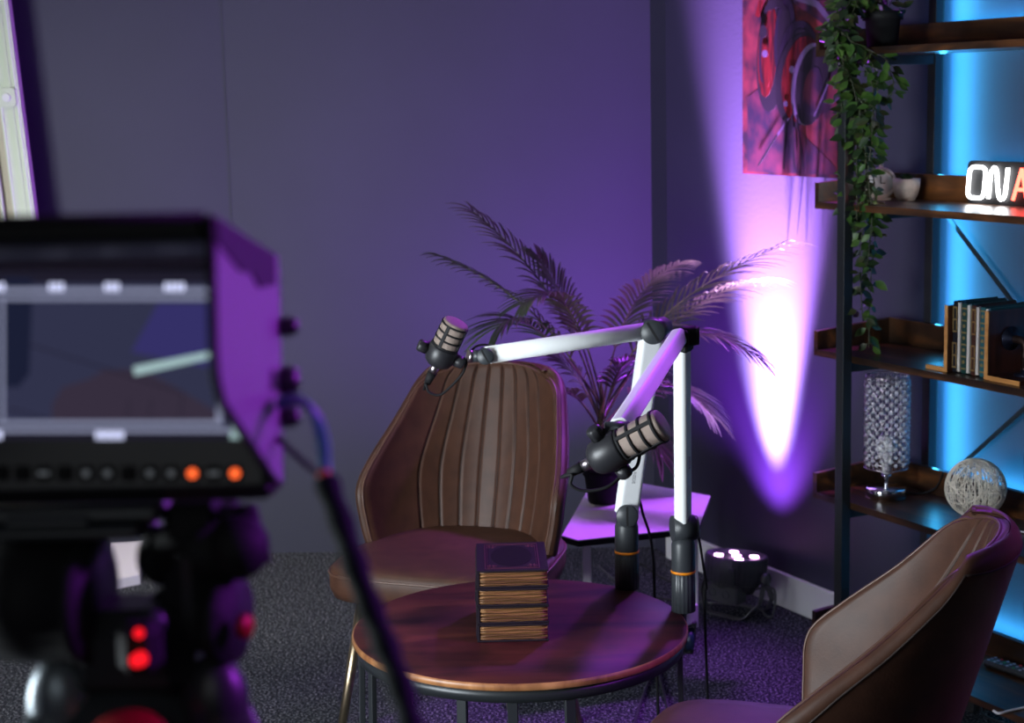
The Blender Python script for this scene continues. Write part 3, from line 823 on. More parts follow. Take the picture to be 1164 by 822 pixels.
# each frond: root px, middle px, tip px with depth offsets, leaflet length
fronds = [
    ((681, 470), (650, 330, -.02), (538, 240, .12), .090, .38),
    ((681, 475), (640, 350, -.10), (506, 294, -.12), .084, .38),
    ((683, 460), (600, 335, -.24), (566, 372, -.30), .084, .42),
    ((684, 455), (650, 300, -.16), (595, 345, -.26), .070, .40),
    ((682, 480), (650, 395, .05), (596, 398, .05), .070, .35),
    ((682, 490), (640, 410, -.10), (612, 470, -.16), .075, .35),
    ((685, 470), (700, 330, .10), (770, 300, .30), .076, .38),
    ((686, 475), (715, 350, .06), (884, 281, .22), .108, .40),
    ((686, 478), (760, 330, .12), (872, 318, .27), .080, .45),
    ((686, 470), (760, 330, -.12), (862, 406, -.18), .066, .40),
    ((686, 485), (750, 400, .12), (806, 470, .18), .080, .30),
    ((685, 480), (705, 380, -.06), (740, 420, -.10), .072, .30),
    ((684, 470), (655, 350, .02), (612, 292, .08), .080, .42),
    ((687, 495), (722, 440, .05), (752, 520, .10), .070, .35),
]
for fi, (ro, mi_, ti, LL, st) in enumerate(fronds):
    p0 = aty(ro[0], ro[1], Yp); p2 = aty(ti[0], ti[1], Yp+ti[2]); pm = aty(mi_[0], mi_[1], Yp+mi_[2])
    N_ = 44
    path = bez(p0, pm*1.0, p2, N_)
    m = MB(); m.tube(path, [.0032*(1-.8*i/N_) for i in range(N_)], seg=6, mi=1)
    base_side = None
    NL = 24
    for j in range(NL):
        t = st*.8+(1-st*.8)*(j/(NL-1)); x = t*(N_-1); i = min(int(x), N_-2)
        p = path[i].lerp(path[i+1], x-i); tg = (path[min(i+2, N_-1)]-path[max(i-1, 0)]).normalized()
        sd = tg.cross(V((0, 0, 1)));
        if sd.length < .05: sd = V((0, 1, 0))
        sd.normalize(); upv = sd.cross(tg).normalized()
        u = (t-st*.8)/(1-st*.8)
        L = LL*(.55+.75*math.sin(PI*min(1, .20+u*.70)))*1.35
        for s_ in (-1, 1):
            fw = .75+.9*u
            d = (sd*s_*(.9+rnd.uniform(-.12, .12))+tg*fw+upv*(.28+rnd.uniform(-.1, .1)))
            d.normalize()
            w = .0095; n_ = 5; C_, A_, B_ = [], [], []
            wd = d.cross(upv).normalized()
            for q_ in range(n_+1):
                tt = q_/n_
                c0 = p+d*(L*tt)-V((0, 0, 1))*(L*.38*tt*tt)
                ww = w*.5*math.sin(PI*min(.97, .16+.8*tt))
                C_.append(c0+upv*ww*.4); A_.append(c0+wd*ww); B_.append(c0-wd*ww)
            n2_ = n_+1; fs = []
            for q_ in range(n_):
                fs.append((q_, q_+1, n2_+q_+1, n2_+q_)); fs.append((q_, 2*n2_+q_, 2*n2_+q_+1, q_+1))
            m.add(C_+A_+B_, fs, 0, True)
    m.build('frond', [LEAF_P, STEM_P], palm)

# ------------------------------------------------------------------ chairs
def make_chair(loc, rz, label):
    c = thing('leather_chair', loc, label, 'chair', rz=rz)
    T = WM[c.name]
    zs = .46
    # seat cushion: superellipse outline
    def out(a, k=1.0):
        e = .42
        x = math.copysign(abs(math.cos(a))**e, math.cos(a)); y = math.copysign(abs(math.sin(a))**e, math.sin(a))
        w = .232+(.012 if y < 0 else -.02)*abs(y)
        return V((x*w*k, (y*.225-.005)*k, 0))
    rings = [(.90, -.075), (.97, -.070), (1.0, -.050), (1.0, -.022), (.985, -.008), (.95, .0), (.8, .006), (.5, .010), (.02, .011)]
    n = 64; vs = []
    for k, z in rings:
        for i in range(n): p = out(2*PI*i/n, k); vs.append(T@V((p.x, p.y, zs+z)))
    fs = [(r*n+i, r*n+(i+1) % n, (r+1)*n+(i+1) % n, (r+1)*n+i) for r in range(len(rings)-1) for i in range(n)]
    fs.append(list(range(n))[::-1]); fs.append([(len(rings)-1)*n+i for i in range(n)])
    m = MB(); m.add(vs, fs, 0, True); seat = m.build('seat', LEATHER, c)
    m = MB(); m.tube([T@(out(2*PI*i/n, 1.0)+V((0, 0, zs-.016))) for i in range(n)], .0028, seg=6, closed=True); m.build('seat_piping', PIPE_L, seat)
    # back shell
    NU, NV = 260, 64
    def crv(pts, v):
        v = max(pts[0][0], min(pts[-1][0], v))
        for i in range(len(pts)-1):
            if v <= pts[i+1][0]: break
        x0, y0 = pts[i]; x1, y1 = pts[i+1]; h = x1-x0; t = (v-x0)/h
        def sl(k):
            if k == 0: return (pts[1][1]-pts[0][1])/(pts[1][0]-pts[0][0])
            if k == len(pts)-1: return (pts[-1][1]-pts[-2][1])/(pts[-1][0]-pts[-2][0])
            return (pts[k+1][1]-pts[k-1][1])/(pts[k+1][0]-pts[k-1][0])
        return (2*t**3-3*t*t+1)*y0+(t**3-2*t*t+t)*h*sl(i)+(-2*t**3+3*t*t)*y1+(t**3-t*t)*h*sl(i+1)
    def half(v):
        pts = [(-.12, .150), (0, .205), (.12, .222), (.36, .236), (.50, .230), (.75, .199), (1.0, .168)]
        for i in range(len(pts)-1):
            if v <= pts[i+1][0] or i == len(pts)-2:
                a, b = pts[i], pts[i+1]; t = (v-a[0])/(b[0]-a[0]); break
        w = crv(pts, v)
        if v > .87: q = (v-.87)/.13; w -= .045*(1-math.sqrt(max(0, 1-q*q)))
        return w
    def wrapf(v):
        pts = [(-.12, .15), (0, .195), (.20, .225), (.38, .238), (.52, .200), (.72, .130), (1.0, .055)]
        for i in range(len(pts)-1):
            if v <= pts[i+1][0] or i == len(pts)-2:
                a, b = pts[i], pts[i+1]; t = (v-a[0])/(b[0]-a[0]); break
        return crv(pts, v)
    HB = .395
    def Sf(u, v):
        a = 1.18
        w = half(v); x = w*math.sin(u*a)/math.sin(a)
        wr = wrapf(v)*(1-math.cos(u*a))/(1-math.cos(a))
        yc = .205+.115*v
        return V((x, yc-wr, zs-.02+HB*v-.012*u*u*max(0, v)))
    grooves = [-.56, -.40, -.24, -.08, .08, .24, .40, .56]
    def Pt(u, v, side):
        e = 1e-3
        p = Sf(u, v); du = Sf(min(u+e, 1.001), v)-Sf(u-e, v); dv = Sf(u, v+e)-Sf(u, v-e)
        nn = du.cross(dv).normalized()      # points to the front (-y) or back
        if nn.y > 0 and abs(u) < .5: nn = -nn
        elif abs(u) >= .5:
            ctr = V((0, -.2, p.z))
            if nn.dot(ctr-p) < 0: nn = -nn
        w = half(v)
        da, db = max(1e-5, (1-abs(u))*w*1.25), max(1e-5, (1-v)*HB)
        d = min((da**-2.2+db**-2.2)**(-1/2.2), (v+.12)*HB*3)
        rr = .020
        k = 1.0 if d > rr else math.sqrt(max(0, 1-(1-d/rr)**2))
        if side > 0:
            g = 0
            if v > -.05:
                for gu in grooves:
                    gg = gu*(1.0-.0*v); dd = abs(u-gg)*w
                    g += .0040*math.exp(-(dd/.0022)**2)
            g *= min(1, max(0, (1-v)/.05))
            return p+nn*(.017*k-g*k)
        return p-nn*(.017*k+.006*k*math.cos(min(1, abs(u))*PI/2))
    gi, go = [], []
    for j in range(NV+1):
        v = -.12+1.12*(1-(1-j/NV)**1.7)
        for i in range(NU+1):
            s_ = -1+2*i/NU
            u = math.sin(s_*PI/2)*.35+s_*.65
            gi.append(T@Pt(u, v, 1)); go.append(T@Pt(u, v, -1))
    W_ = NU+1; fs = []
    for j in range(NV):
        for i in range(NU):
            a = j*W_+i; fs.append((a, a+1, a+1+W_, a+W_))
    m = MB(); m.add(gi, fs, 0, True); m.add(go, [f[::-1] for f in fs], 0, True)
    m.build('backrest', LEATHER, c)
    # welt along the outer rim
    edge = [T@(Sf(-1, v)) for v in [-.1+1.08*i/40 for i in range(41)]]
    edge = []
    rim = [(-1, -.12+1.10*i/46) for i in range(47)]+[(-1+2*i/40, .998) for i in range(1, 40)]+[(1, .98-1.10*i/46) for i in range(47)]
    for (u, v) in rim:
        p = Pt(u*.985, min(v, .985), 1); edge.append(T@p)
    m = MB(); m.tube(edge, .0026, seg=6); m.build('back_piping', PIPE_L, c)
    for gu in grooves:
        m = MB(); m.tube([T@(Pt(gu, v, 1)+V((0, -.0010, 0))) for v in [.03+.93*i/24 for i in range(25)]], .0011, seg=5); m.build('channel_seam', SEAM, c)
    e2 = []
    for (u, v) in rim: e2.append(T@Pt(u*.93 if abs(u) >= .999 else u*.93, min(v, .95), -1))
    m = MB(); m.tube(e2, .0016, seg=5); m.build('outer_seam', SEAM, c)
    # under-frame and legs
    m = MB(); m.box(T@V((0, 0, zs-.085)), (.30, .30, .02), T.to_3x3(), bev=.004); m.build('seat_plate', BLACK, c)
    for sx in (-1, 1):
        for sy in (-1, 1):
            m = MB(); m.cyl(T@V((sx*.16, sy*.15, zs-.08)), T@V((sx*.215, sy*.215, 0)), .013, .008, seg=14); m.build('leg', BRASS, c)
    return c
make_chair((-.135, 3.60, 0), math.radians(-19), 'brown leather chair with channel-stitched back facing the camera behind the round table')
make_chair((.392, 2.385, 0), math.radians(-107), 'brown leather chair seen from behind in the right foreground beside the shelves')

# ------------------------------------------------------------------ round coffee table
tcx, tcy, tz = atz(591, 712, .475).x, 3.0, .475
TR = .312
tb = thing('coffee_table', (tcx, tcy, 0), 'round walnut coffee table with a black metal frame in the centre', 'table')
m = MB(); m.lathe([(0, -.014), (TR-.004, -.014), (TR, -.011), (TR, -.003), (TR-.003, 0)], (tcx, tcy, tz), seg=120, mi=1)
m.lathe([(TR-.003, 0), (TR*.5, 0), (0, 0)], (tcx, tcy, tz), seg=120, mi=0); m.build('tabletop', [TABLEW, RIMW], tb)
m = MB(); m.lathe([(TR-.030, -.036), (TR-.008, -.036), (TR-.008, -.0145), (TR-.030, -.0145), (TR-.030, -.036)], (tcx, tcy, tz), seg=100); m.build('frame_ring', BSTEEL, tb)
for a in (190, 206, 250, 267, 286, 352, 93):
    aa = math.radians(a); m = MB()
    m.bar(V((tcx+(TR-.016)*math.cos(aa), tcy+(TR-.016)*math.sin(aa), tz-.02)), V((tcx+(TR-.006)*math.cos(aa), tcy+(TR-.006)*math.sin(aa), .010)), .018, .010, side=(math.cos(aa), math.sin(aa), 0), bev=.001)
    m.build('leg', BSTEEL, tb)
m = MB(); m.lathe([(TR-.014, 0), (TR+.002, 0), (TR+.002, .010), (TR-.014, .010), (TR-.014, 0)], (tcx, tcy, 0), seg=100); m.build('base_ring', BSTEEL, tb)

# ------------------------------------------------------------------ stack of four books on the table
st_ = V((-.01, 2.985, 0)); sa = math.radians(-2)
bw, bdp, bh = .128, .19, .0335
labels = ['antique book on top of the stack on the round table, dark oval on its cover', 'antique style book second from the top of the stack on the round table', 'antique style book third from the top of the stack on the round table', 'antique style book at the bottom of the stack on the round table']
bl0 = atz(543, 731, tz); br0 = atz(624, 726.5, tz)
bx = (br0-bl0); bw = V((bx.x, bx.y, 0)).length; bxd = V((1, .015, 0)).normalized(); byd = V((-bxd.y, bxd.x, 0))
BM0 = Matrix((bxd, byd, V((0, 0, 1)))).transposed()
for i in range(4):
    z0 = tz+.0005+bh*(3-i)
    jx = (.001, -.001, .0005, -.0005)[i]
    o0 = V((bl0.x, bl0.y, z0))+bxd*jx
    yaw = math.radians((.3, -.8, .9, 0)[i])
    BM = Matrix.Rotation(yaw, 3, 'Z')@BM0
    def P3(x, y, z): return o0+BM@V((x, y, z))
    root = thing('antique_book', P3(bw/2, bdp/2, 0), labels[i], 'book', 'antique books stacked on the round table')
    m = MB()
    m.box(P3(bw/2, bdp/2, .0018), (bw, bdp, .0034), BM, bev=.0008)
    m.box(P3(bw/2, bdp/2, bh-.0022), (bw, bdp, .0034), BM, bev=.0008)
    arc = [(.004-.006*math.sin(PI*k/8), bh/2-(bh/2-.001)*math.cos(PI*k/8)) for k in range(9)]
    poly = arc+[(.0045, bh-.002), (.0045, .002)]
    M4 = Matrix.Translation(o0)@BM.to_4x4()@Matrix(((1, 0, 0, 0), (0, 0, 1, 0), (0, 1, 0, 0), (0, 0, 0, 1)))
    m.prism(poly, 0, bdp, M4)
    m.build('cover', COVER, root)
    m = MB(); m.box(P3(bw/2+.001, bdp/2, bh/2), (bw-.007, bdp-.006, bh-.0072), BM)
    # wavy leaf bundles on the visible edge
    for k in range(5):
        zz = .006+k*(bh-.012)/4.0
        m.tube([P3(.006+(bw-.010)*t/10, .003, zz+.0012*math.sin(t*.9+k*2+i)) for t in range(11)], .0022, seg=6)
    m.build('page_block', PAGE, root)
    if i == 0:
        m = MB(); zt_ = bh-.0004
        m.prism(ell(bw*.5, bdp*.5, bw*.29, bdp*.36, 0), zt_, zt_+.0004, Matrix.Translation(o0)@BM.to_4x4(), 0)
        def fr(x0, y0, x1, y1, t, mi):
            for (cx, cy, sx, sy) in (((x0+x1)/2, y0, x1-x0, t), ((x0+x1)/2, y1, x1-x0, t), (x0, (y0+y1)/2, t, y1-y0), (x1, (y0+y1)/2, t, y1-y0)):
                m.box(P3(cx, cy, zt_+.0002), (sx, sy, .0005), BM, mi)
        fr(.016, .012, bw-.016, bdp-.012, .0012, 1); fr(.020, .018, bw-.020, bdp-.018, .0006, 1)
        for (cx, cy) in ((.028, .03), (bw-.028, .03), (.028, bdp-.03), (bw-.028, bdp-.03)):
            for q in range(6):
                a = q*PI/3; m.prism(ell(cx+.006*math.cos(a), cy+.006*math.sin(a), .004, .0012, a, 10), zt_, zt_+.0005, Matrix.Translation(o0)@BM.to_4x4(), 1)
        m.build('cover_ornament', [mat('black_print', srgb(14, 12, 15), .8, spec=.15), MAROONP], root)

# ------------------------------------------------------------------ microphone arms and microphones
def rounded_bar(mb, p0, p1, w, h, side, mi=0):
    p0 = V(p0); p1 = V(p1); d = (p1-p0); L = d.length; d.normalize(); s = V(side); s = (s-d*s.dot(d)).normalized(); t = d.cross(s)
    poly = []; r = min(w, h)*.32
    for (cx, cy, a0) in ((w/2-r, -h/2+r, -PI/2), (w/2-r, h/2-r, 0), (-w/2+r, h/2-r, PI/2), (-w/2+r, -h/2+r, PI)):
        for k in range(6):
            a = a0+k*PI/10; poly.append((cx+r*math.cos(a), cy+r*math.sin(a)))
    M = Matrix(((t.x, s.x, d.x, p0.x), (t.y, s.y, d.y, p0.y), (t.z, s.z, d.z, p0.z), (0, 0, 0, 1)))
    mb.prism(poly, 0, L, M, mi, smooth=False)
def knob(mb, c, ax, r, th, slot_dir, mi=0, mi2=1):
    ax = V(ax).normalized()
    mb.lathe([(0, 0), (r*.96, 0), (r, th*.2), (r, th*.8), (r*.92, th), (0, th*1.02)], c, ax, 36, mi=mi)
    s = V(slot_dir); s = (s-ax*s.dot(ax)).normalized()
    mb.bar(V(c)+ax*(th*.99)-s*r*.86, V(c)+ax*(th*.99)+s*r*.86, r*.2, th*.12, side=ax, mi=mi2)
def arm(base_px, label, Yd, piv, side_ax, w_low, th_low, elbow, wrist, w_up, th_up, topjoint_r, ortho_knob):
    base = V((base_px.x, base_px.y, tz))
    a = thing('boom_stand', base, label, 'boom stand', 'white boom arms clamped to the round table')
    k = F_PX/base.y; R = 14.2/k
    zp = piv.z
    h = zp-base.z
    m = MB(); m.lathe([(0, 0), (R, 0), (R, h*.40), (R*.97, h*.405), (R*.97, h*.47)], base, seg=72, ribs=18, ribd=.035); m.build('clamp_post', CHAR, a)
    m = MB(); m.lathe([(R*.98, h*.475), (R*1.02, h*.475), (R*1.02, h*.505), (R*.98, h*.505), (R*.98, h*.475)], base, seg=40); m.build('orange_ring', ORANGE, a)
    m = MB(); m.lathe([(R*.97, h*.50), (R*.99, h*.51), (R*.97, h*.82), (R*.80, h*.90), (0, h*.91)], base, seg=40)
    m.bar(base+V((0, 0, h*.8)), V((base.x, base.y, zp)), R*1.5, R*1.2, side=side_ax, bev=.004)
    m.build('swivel_socket', CHAR, a)
    rad = V((base.x-tcx, base.y-tcy, 0)).normalized(); oe = V((tcx, tcy, 0))+rad*(TR+.007)
    CMt = Matrix((rad, V((-rad.y, rad.x, 0)), V((0, 0, 1)))).transposed()
    m = MB(); m.box(V((oe.x, oe.y, tz-.022)), (.008, .030, .056), CMt, bev=.002); m.box(V((oe.x, oe.y, tz-.052))-rad*.018, (.045, .030, .008), CMt, bev=.002)
    m.cyl(V((oe.x, oe.y, tz-.10))-rad*.024, V((oe.x, oe.y, tz-.040))-rad*.024, .005, seg=12); m.build('table_clamp', CHAR, a)
    return a, base, R, zp
toCam = V((0, -1, 0))
# left arm
b1 = atz(713, 668, tz); y1 = b1.y
piv1 = aty(711, 583, y1); elb1 = aty(741, 375, y1+.01); wr1 = aty(552, 404, y1-.06)
lat = V((.3, -1, .05)).normalized()
a1, base1, R1, zp1 = arm(b1, 'white boom stand reaching left over the facing chair from the farther clamp post', y1, piv1, toCam, 0, 0, elb1, wr1, 0, 0, 0, 0)
k1 = F_PX/y1
m = MB(); knob(m, V((base1.x, base1.y, zp1))+V((0, -R1*.9, 0)), V((-.05, -1, .1)), 13/k1, .012, (.0, 0, 1)); m.cyl(V((base1.x, base1.y+R1*.9, zp1)), V((base1.x, base1.y-R1*.9, zp1)), 12/k1, seg=32); m.build('pivot_knob', [CHAR, RUBBER], a1)
lowm = MB(); rounded_bar(lowm, V((base1.x, base1.y, zp1)), elb1, 27/k1, .030, V((.25, -1, 0))); lowm.build('lower_boom', WARM, a1)
m = MB(); knob(m, elb1+V((0, -.030, 0)), V((-.1, -1, .12)), 14.3/k1, .012, (.6, 0, -1)); m.cyl(elb1+V((.002, .02, 0)), elb1+V((-.0, -.031, .0)), 13.6/k1, seg=36); m.cyl(elb1+V((.0, -.02, 0)), elb1+V((.024, .035, .0)), 12.5/k1, seg=32); m.build('elbow_joint', [CHAR, RUBBER], a1)
upm = MB(); upm.cyl(elb1+(wr1-elb1)*.03+V((0, -.004, 0)), wr1, 9.9/k1, seg=40); upm.build('upper_boom', WARM, a1)
kw = F_PX/wr1.y
m = MB(); knob(m, wr1+V((0, -.014, 0)), V((-.1, -1, .15)), 9.6/kw, .008, (.55, 0, -1)); m.cyl(wr1+V((0, .014, 0)), wr1+V((0, -.016, 0)), 9/kw, seg=28)
wd = aty(536, 405, wr1.y); wd2 = aty(519, 404, wr1.y-.01)
m.cyl(wr1, wd, 7.0/kw, seg=24); m.build('wrist_joint', [CHAR, RUBBER], a1)
m = MB(); m.cyl(wd, wd+(wd2-wd)*.25, 7.4/kw, seg=24); m.build('thread_collar', NICKEL, a1)
# cable running over the wrist joint
m = MB(); m.tube(smooth_path([aty(534, 401, wr1.y+.01), aty(541, 394, wr1.y+.012), aty(552, 392, wr1.y+.012), aty(566, 396, wr1.y+.02), aty(600, 391, wr1.y+.03)], 8), .0022, seg=6); m.build('cable', RUBBER, a1)
m = MB(); m.tube(smooth_path([aty(722, 574, y1+.02), aty(727, 570, y1+.03), aty(731, 585, y1+.05), aty(739, 610, y1+.08), aty(743, 640, y1+.10), aty(744, 672, y1+.10), V((aty(744, 672, y1+.10).x+.01, y1+.12, .006))], 8), .0032, seg=6); m.build('hanging_cable', RUBBER, a1)
def mini_text(txt, loc, R3, size, mt, parent, name='marking'):
    cu = bpy.data.curves.new(name, 'FONT'); cu.body = txt; cu.size = size; cu.extrude = .0002; cu.align_x = 'CENTER'; cu.align_y = 'CENTER'
    o = bpy.data.objects.new(name, cu); COL.objects.link(o)
    dg = bpy.context.evaluated_depsgraph_get(); me = bpy.data.meshes.new_from_object(o.evaluated_get(dg))
    bpy.data.objects.remove(o)
    M = Matrix.Translation(V(loc))@R3.to_4x4(); me.transform(WM[parent.name].inverted()@M)
    me.materials.clear(); me.materials.append(mt)
    q = bpy.data.objects.new(name, me); COL.objects.link(q); q.parent = parent; WM[q.name] = WM[parent.name]; return q
d1 = (elb1-V((base1.x, base1.y, zp1))).normalized(); s1 = V((.25, -1, 0)); s1 = (s1-d1*s1.dot(d1)).normalized(); t1 = d1.cross(s1)
tl = V((base1.x, base1.y, zp1))+d1*.075+s1*.0153
if True:
    X_ = -d1; Z_ = s1; Y_ = Z_.cross(X_)
    mini_text('RØDE', tl, Matrix((X_, Y_, Z_)).transposed(), .009, mat('grey_print', srgb(150, 150, 155), .5), a1)

# right arm
b2 = atz(777, 694, tz); y2 = b2.y; k2 = F_PX/y2
piv2 = aty(777, 602, y2); elb2 = aty(777, 384, y2)
a2, base2, R2, zp2 = arm(b2, 'white boom stand folded toward the camera from the nearer clamp post at the table edge', y2, piv2, toCam, 0, 0, elb2, None, 0, 0, 0, 0)
m = MB(); m.cyl(V((base2.x-.021, base2.y-.003, zp2+.003)), V((base2.x+.021, base2.y+.003, zp2+.003)), 15/k2, seg=36); knob(m, V((base2.x+.020, base2.y+.003, zp2+.003)), V((1, .1, 0)), 14/k2, .008, (0, 0, 1)); m.build('pivot_knob', [CHAR, RUBBER], a2)
m = MB(); rounded_bar(m, V((base2.x, base2.y, zp2)), V((base2.x, base2.y, 0))+V((0, 0, elb2.z)), .040, .026, V((.97, -.42, 0))); m.build('lower_boom', WARM, a2)
top2 = V((base2.x, base2.y, elb2.z))
wr2 = aty(704, 487, 2.47)
m = MB(); ax2 = V((.95, -.15, 0)).normalized()
m.cyl(top2-ax2*.016+V((0, 0, .004)), top2+ax2*.026+V((0, 0, .004)), 11.5/k2, seg=32); m.bar(top2+V((0, 0, -.026)), top2+V((0, 0, .016)), .044, .034, side=V((.97, -.42, 0)), bev=.004); knob(m, top2+ax2*.022+V((0, 0, .004)), ax2, 11/k2, .010, (0, 0, 1)); m.build('elbow_joint', [RUBBER, BLACK], a2)
bs2 = top2-ax2*.004+V((-.004, -.018, .004))
m = MB(); rounded_bar(m, bs2, wr2, .027, .032, V((-.2, .2, 1))); m.build('upper_boom', WARM, a2)
m = MB(); ux = (wr2-bs2).normalized(); m.cyl(wr2-ux*.005, wr2+ux*.035, .013, seg=24)
m.cyl(wr2+V((-.018, 0, 0))+ux*.02, wr2+V((.018, 0, 0))+ux*.02, .016, seg=28); m.build('wrist_joint', CHAR, a2)
m = MB(); m.tube(smooth_path([aty(790, 600, y2+.03), aty(795, 615, y2+.05), aty(799, 640, y2+.06), aty(803, 668, y2+.08), aty(801, 690, y2+.10), V((aty(800, 690, y2+.1).x+.02, y2+.15, .006))], 8), .0028, seg=6); m.build('hanging_cable', RUBBER, a2)
Z2 = V((.97, -.42, 0)).normalized(); X2 = V((0, 0, -1)); 
mini_text('RØDE', V((base2.x, base2.y, zp2+.13))+Z2*.0135, Matrix((X2, Z2.cross(X2), Z2)).transposed(), .009, mat('magenta_print', srgb(170, 60, 120), .5), a2)

def make_mic(tail, tip, label, scale, mount_to, knob_side, loop_pts, gname='podcast microphones on white boom arms', cap=MESHG):
    """tail = where the XLR enters, tip = centre of the grille end"""
    ax = (tip-tail).normalized(); L = (tip-tail).length
    r = .0245*scale
    t = thing('microphone', tail, label, 'microphone', gname)
    p = lambda k: tail+ax*(L*k)
    m = MB(); m.lathe([(0, 0), (r*.75, 0), (r*.98, L*.05), (r*1.12, L*.16), (r*1.12, L*.40), (r*1.02, L*.43), (0, L*.43)], tail, ax, 48); m.build('body', BLACK, t)
    m = MB(); m.lathe([(r*.97, L*.42), (r*.97, L*.93), (r*.92, L*.985), (r*.80, L*1.0), (0, L*1.0)], tail, ax, 48); m.build('grille', cap, t)
    m = MB()
    for k0 in (.445, .60, .76, .92):
        m.lathe([(r*.95, L*(k0-.012)), (r*1.04, L*(k0-.012)), (r*1.04, L*(k0+.022)), (r*.95, L*(k0+.022))], tail, ax, 48)
    o1 = ax.orthogonal().normalized(); o2 = ax.cross(o1)
    for k in range(4):
        a = k*PI/2+knob_side; d = o1*math.cos(a)+o2*math.sin(a)
        m.bar(p(.43)+d*r*1.0, p(.94)+d*r*1.0, .006*scale, .0025, side=d)
    m.build('cage_ring', RUBBER, t)
    # yoke mount
    sd = ax.cross(V((0, 1, .2))).normalized()
    m = MB()
    mt_ = mount_to
    yk = []
    for k in range(13):
        a = -PI*.55+PI*1.1*k/12
        yk.append(p(.24)+sd*(r*1.36*math.sin(a)) + ax.cross(sd)*(-(r*1.36)*math.cos(a))*(1 if (mt_-p(.24)).dot(ax.cross(sd)) < 0 else -1))
    for i in range(12): m.bar(yk[i], yk[i+1]+(yk[i+1]-yk[i])*.1, .0035, .014*scale, side=ax)
    dm = (mt_-p(.24)); m.cyl(p(.24)+dm.normalized()*r*1.2, mt_, .0075*scale, seg=20)
    m.build('yoke', BLACK, t)
    for s_ in (-1, 1):
        m = MB(); m.lathe([(0, 0), (.0115*scale, 0), (.0115*scale, .015*scale), (.009*scale, .018*scale), (0, .018*scale)], p(.24)+sd*s_*r*1.12, sd*s_, 24, ribs=8, ribd=.08); m.build('yoke_knob', BLACK, t)
    m = MB(); m.cyl(tail-ax*(.020*scale), tail+ax*.002, .0082*scale, seg=20); m.build('connector', NICKEL, t)
    m = MB(); m.cyl(tail-ax*(.042*scale), tail-ax*(.018*scale), .0062*scale, .0088*scale, seg=20)
    pts = [tail-ax*(.040*scale), tail-ax*(.055*scale)]+loop_pts
    m.tube(smooth_path(pts, 8), .0025*scale, seg=8); m.build('cable', RUBBER, t)
    return t
# mic 1 (far left)
ym = wr1.y-.01
tail1 = aty(496, 414, ym); tip1 = aty(519, 366, ym-.02)
m1 = make_mic(tail1, tip1, 'black microphone on the tip of the left-reaching boom above the facing chair', .1*10.6, wd2, .4,
              [aty(484, 437, ym), aty(488, 446, ym), aty(500, 449, ym), aty(514, 438, ym), aty(526, 424, ym+.0), aty(531, 410, ym+.01), aty(534, 400, wr1.y+.01)],)
# mic 2 (near right)
yq = 2.43
tail2 = aty(674, 524, yq+.02); tip2 = aty(754, 482, yq-.02)
m2 = make_mic(tail2, tip2, 'large black microphone with beige grille hanging in front of the palm pot', 1.05, wr2+ux*.02, .1,
              [aty(650, 540, yq+.02), aty(649, 551, yq+.02), aty(664, 558, yq+.02), aty(690, 554, yq+.02), aty(708, 540, yq+.03), aty(724, 530, yq+.03), aty(728, 508, yq+.05)])

# ------------------------------------------------------------------ loose cables on the carpet
m = MB(); m.tube(smooth_path([V((aty(744, 672, y1+.1).x+.01, y1+.12, .004)), V((.35, 3.6, .004)), atz(720, 648, .004), atz(760, 660, .004), atz(800, 668, .004)], 8), .0035, seg=6)
tag(m.build('floor_cable', BLACK), 'thin black cable lying on the carpet under the white table', 'cable')
m = MB(); m.tube(smooth_path([atz(742, 765, .004), atz(735, 780, .004), atz(728, 800, .004), atz(722, 822, .004), atz(715, 845, .004)], 8), .0035, seg=6)
tag(m.build('floor_cable', BLACK), 'thin black cable on the carpet behind the coffee table legs, near the foreground chair seat', 'cable')

# ------------------------------------------------------------------ left background objects
# leaning pale panel at far left
yl = 5.05
q0 = aty(40, 236, yl); q1 = aty(10, 0, yl); dl = (q1-q0).normalized()
bot = q0-dl*(q0.z/dl.z); topp = q0+dl*((2.15-q0.z)/dl.z)
lp_ = thing('leaning_panel', V((bot.x-.3, yl, 0)), 'tall cream panel with pale green translucent edge at the far left of the room', 'panel')
sxv = V((-dl.z, 0, dl.x)).normalized(); sxv = sxv if sxv.x < 0 else -sxv
def pnl(a, b, w0, w1, y0_, y1_):
    M = Matrix(((-sxv.x, 0, dl.x, bot.x), (0, 1, 0, yl), (-sxv.z, 0, dl.z, bot.z), (0, 0, 0, 1)))
    return M
M = Matrix(((sxv.x, dl.x, 0, bot.x), (0, 0, 1, yl), (sxv.z, dl.z, 0, bot.z), (0, 0, 0, 1)))
Lh = (topp-bot).length; kl = F_PX/yl
EW = 24/kl
m = MB(); m.prism([(EW*.95, .045), (.62, .045), (.62, Lh), (EW*.95, Lh)], 0, .02, M); m.build('cream_board', CREAMB, lp_)
m = MB(); m.prism([(0, .004), (EW, .045), (EW, Lh), (0, Lh)], -.012, .026, M); m.build('edge_profile', EDGEG, lp_)
for x0_, w_ in ((EW*.10, .004), (EW*.34, .006), (EW*.86, .004)):
    m = MB(); m.prism([(x0_, .05), (x0_+w_, .05), (x0_+w_, Lh), (x0_, Lh)], -.016, -.012, M); m.build('edge_bead', WHITEP if w_ < .005 else EDGEG, lp_)
zl = (aty(22, 110, yl)-bot).dot(dl)
M5 = M@Matrix.Translation((EW*.55, zl, 0))
m = MB(); rr_ = []
for (cx, cy, a0_) in ((.016, -.018, -PI/2), (.016, .018, 0), (-.016, .018, PI/2), (-.016, -.018, PI)):
    for k in range(5): a = a0_+k*PI/8; rr_.append((cx+.01*math.cos(a), cy+.01*math.sin(a)))
m.prism(rr_, -.026, -.016, M5); m.prism(ell(0, 0, .012, .012, 0, 20), -.034, -.026, M5, 1); m.build('latch', [EDGEG, WHITEP], lp_)
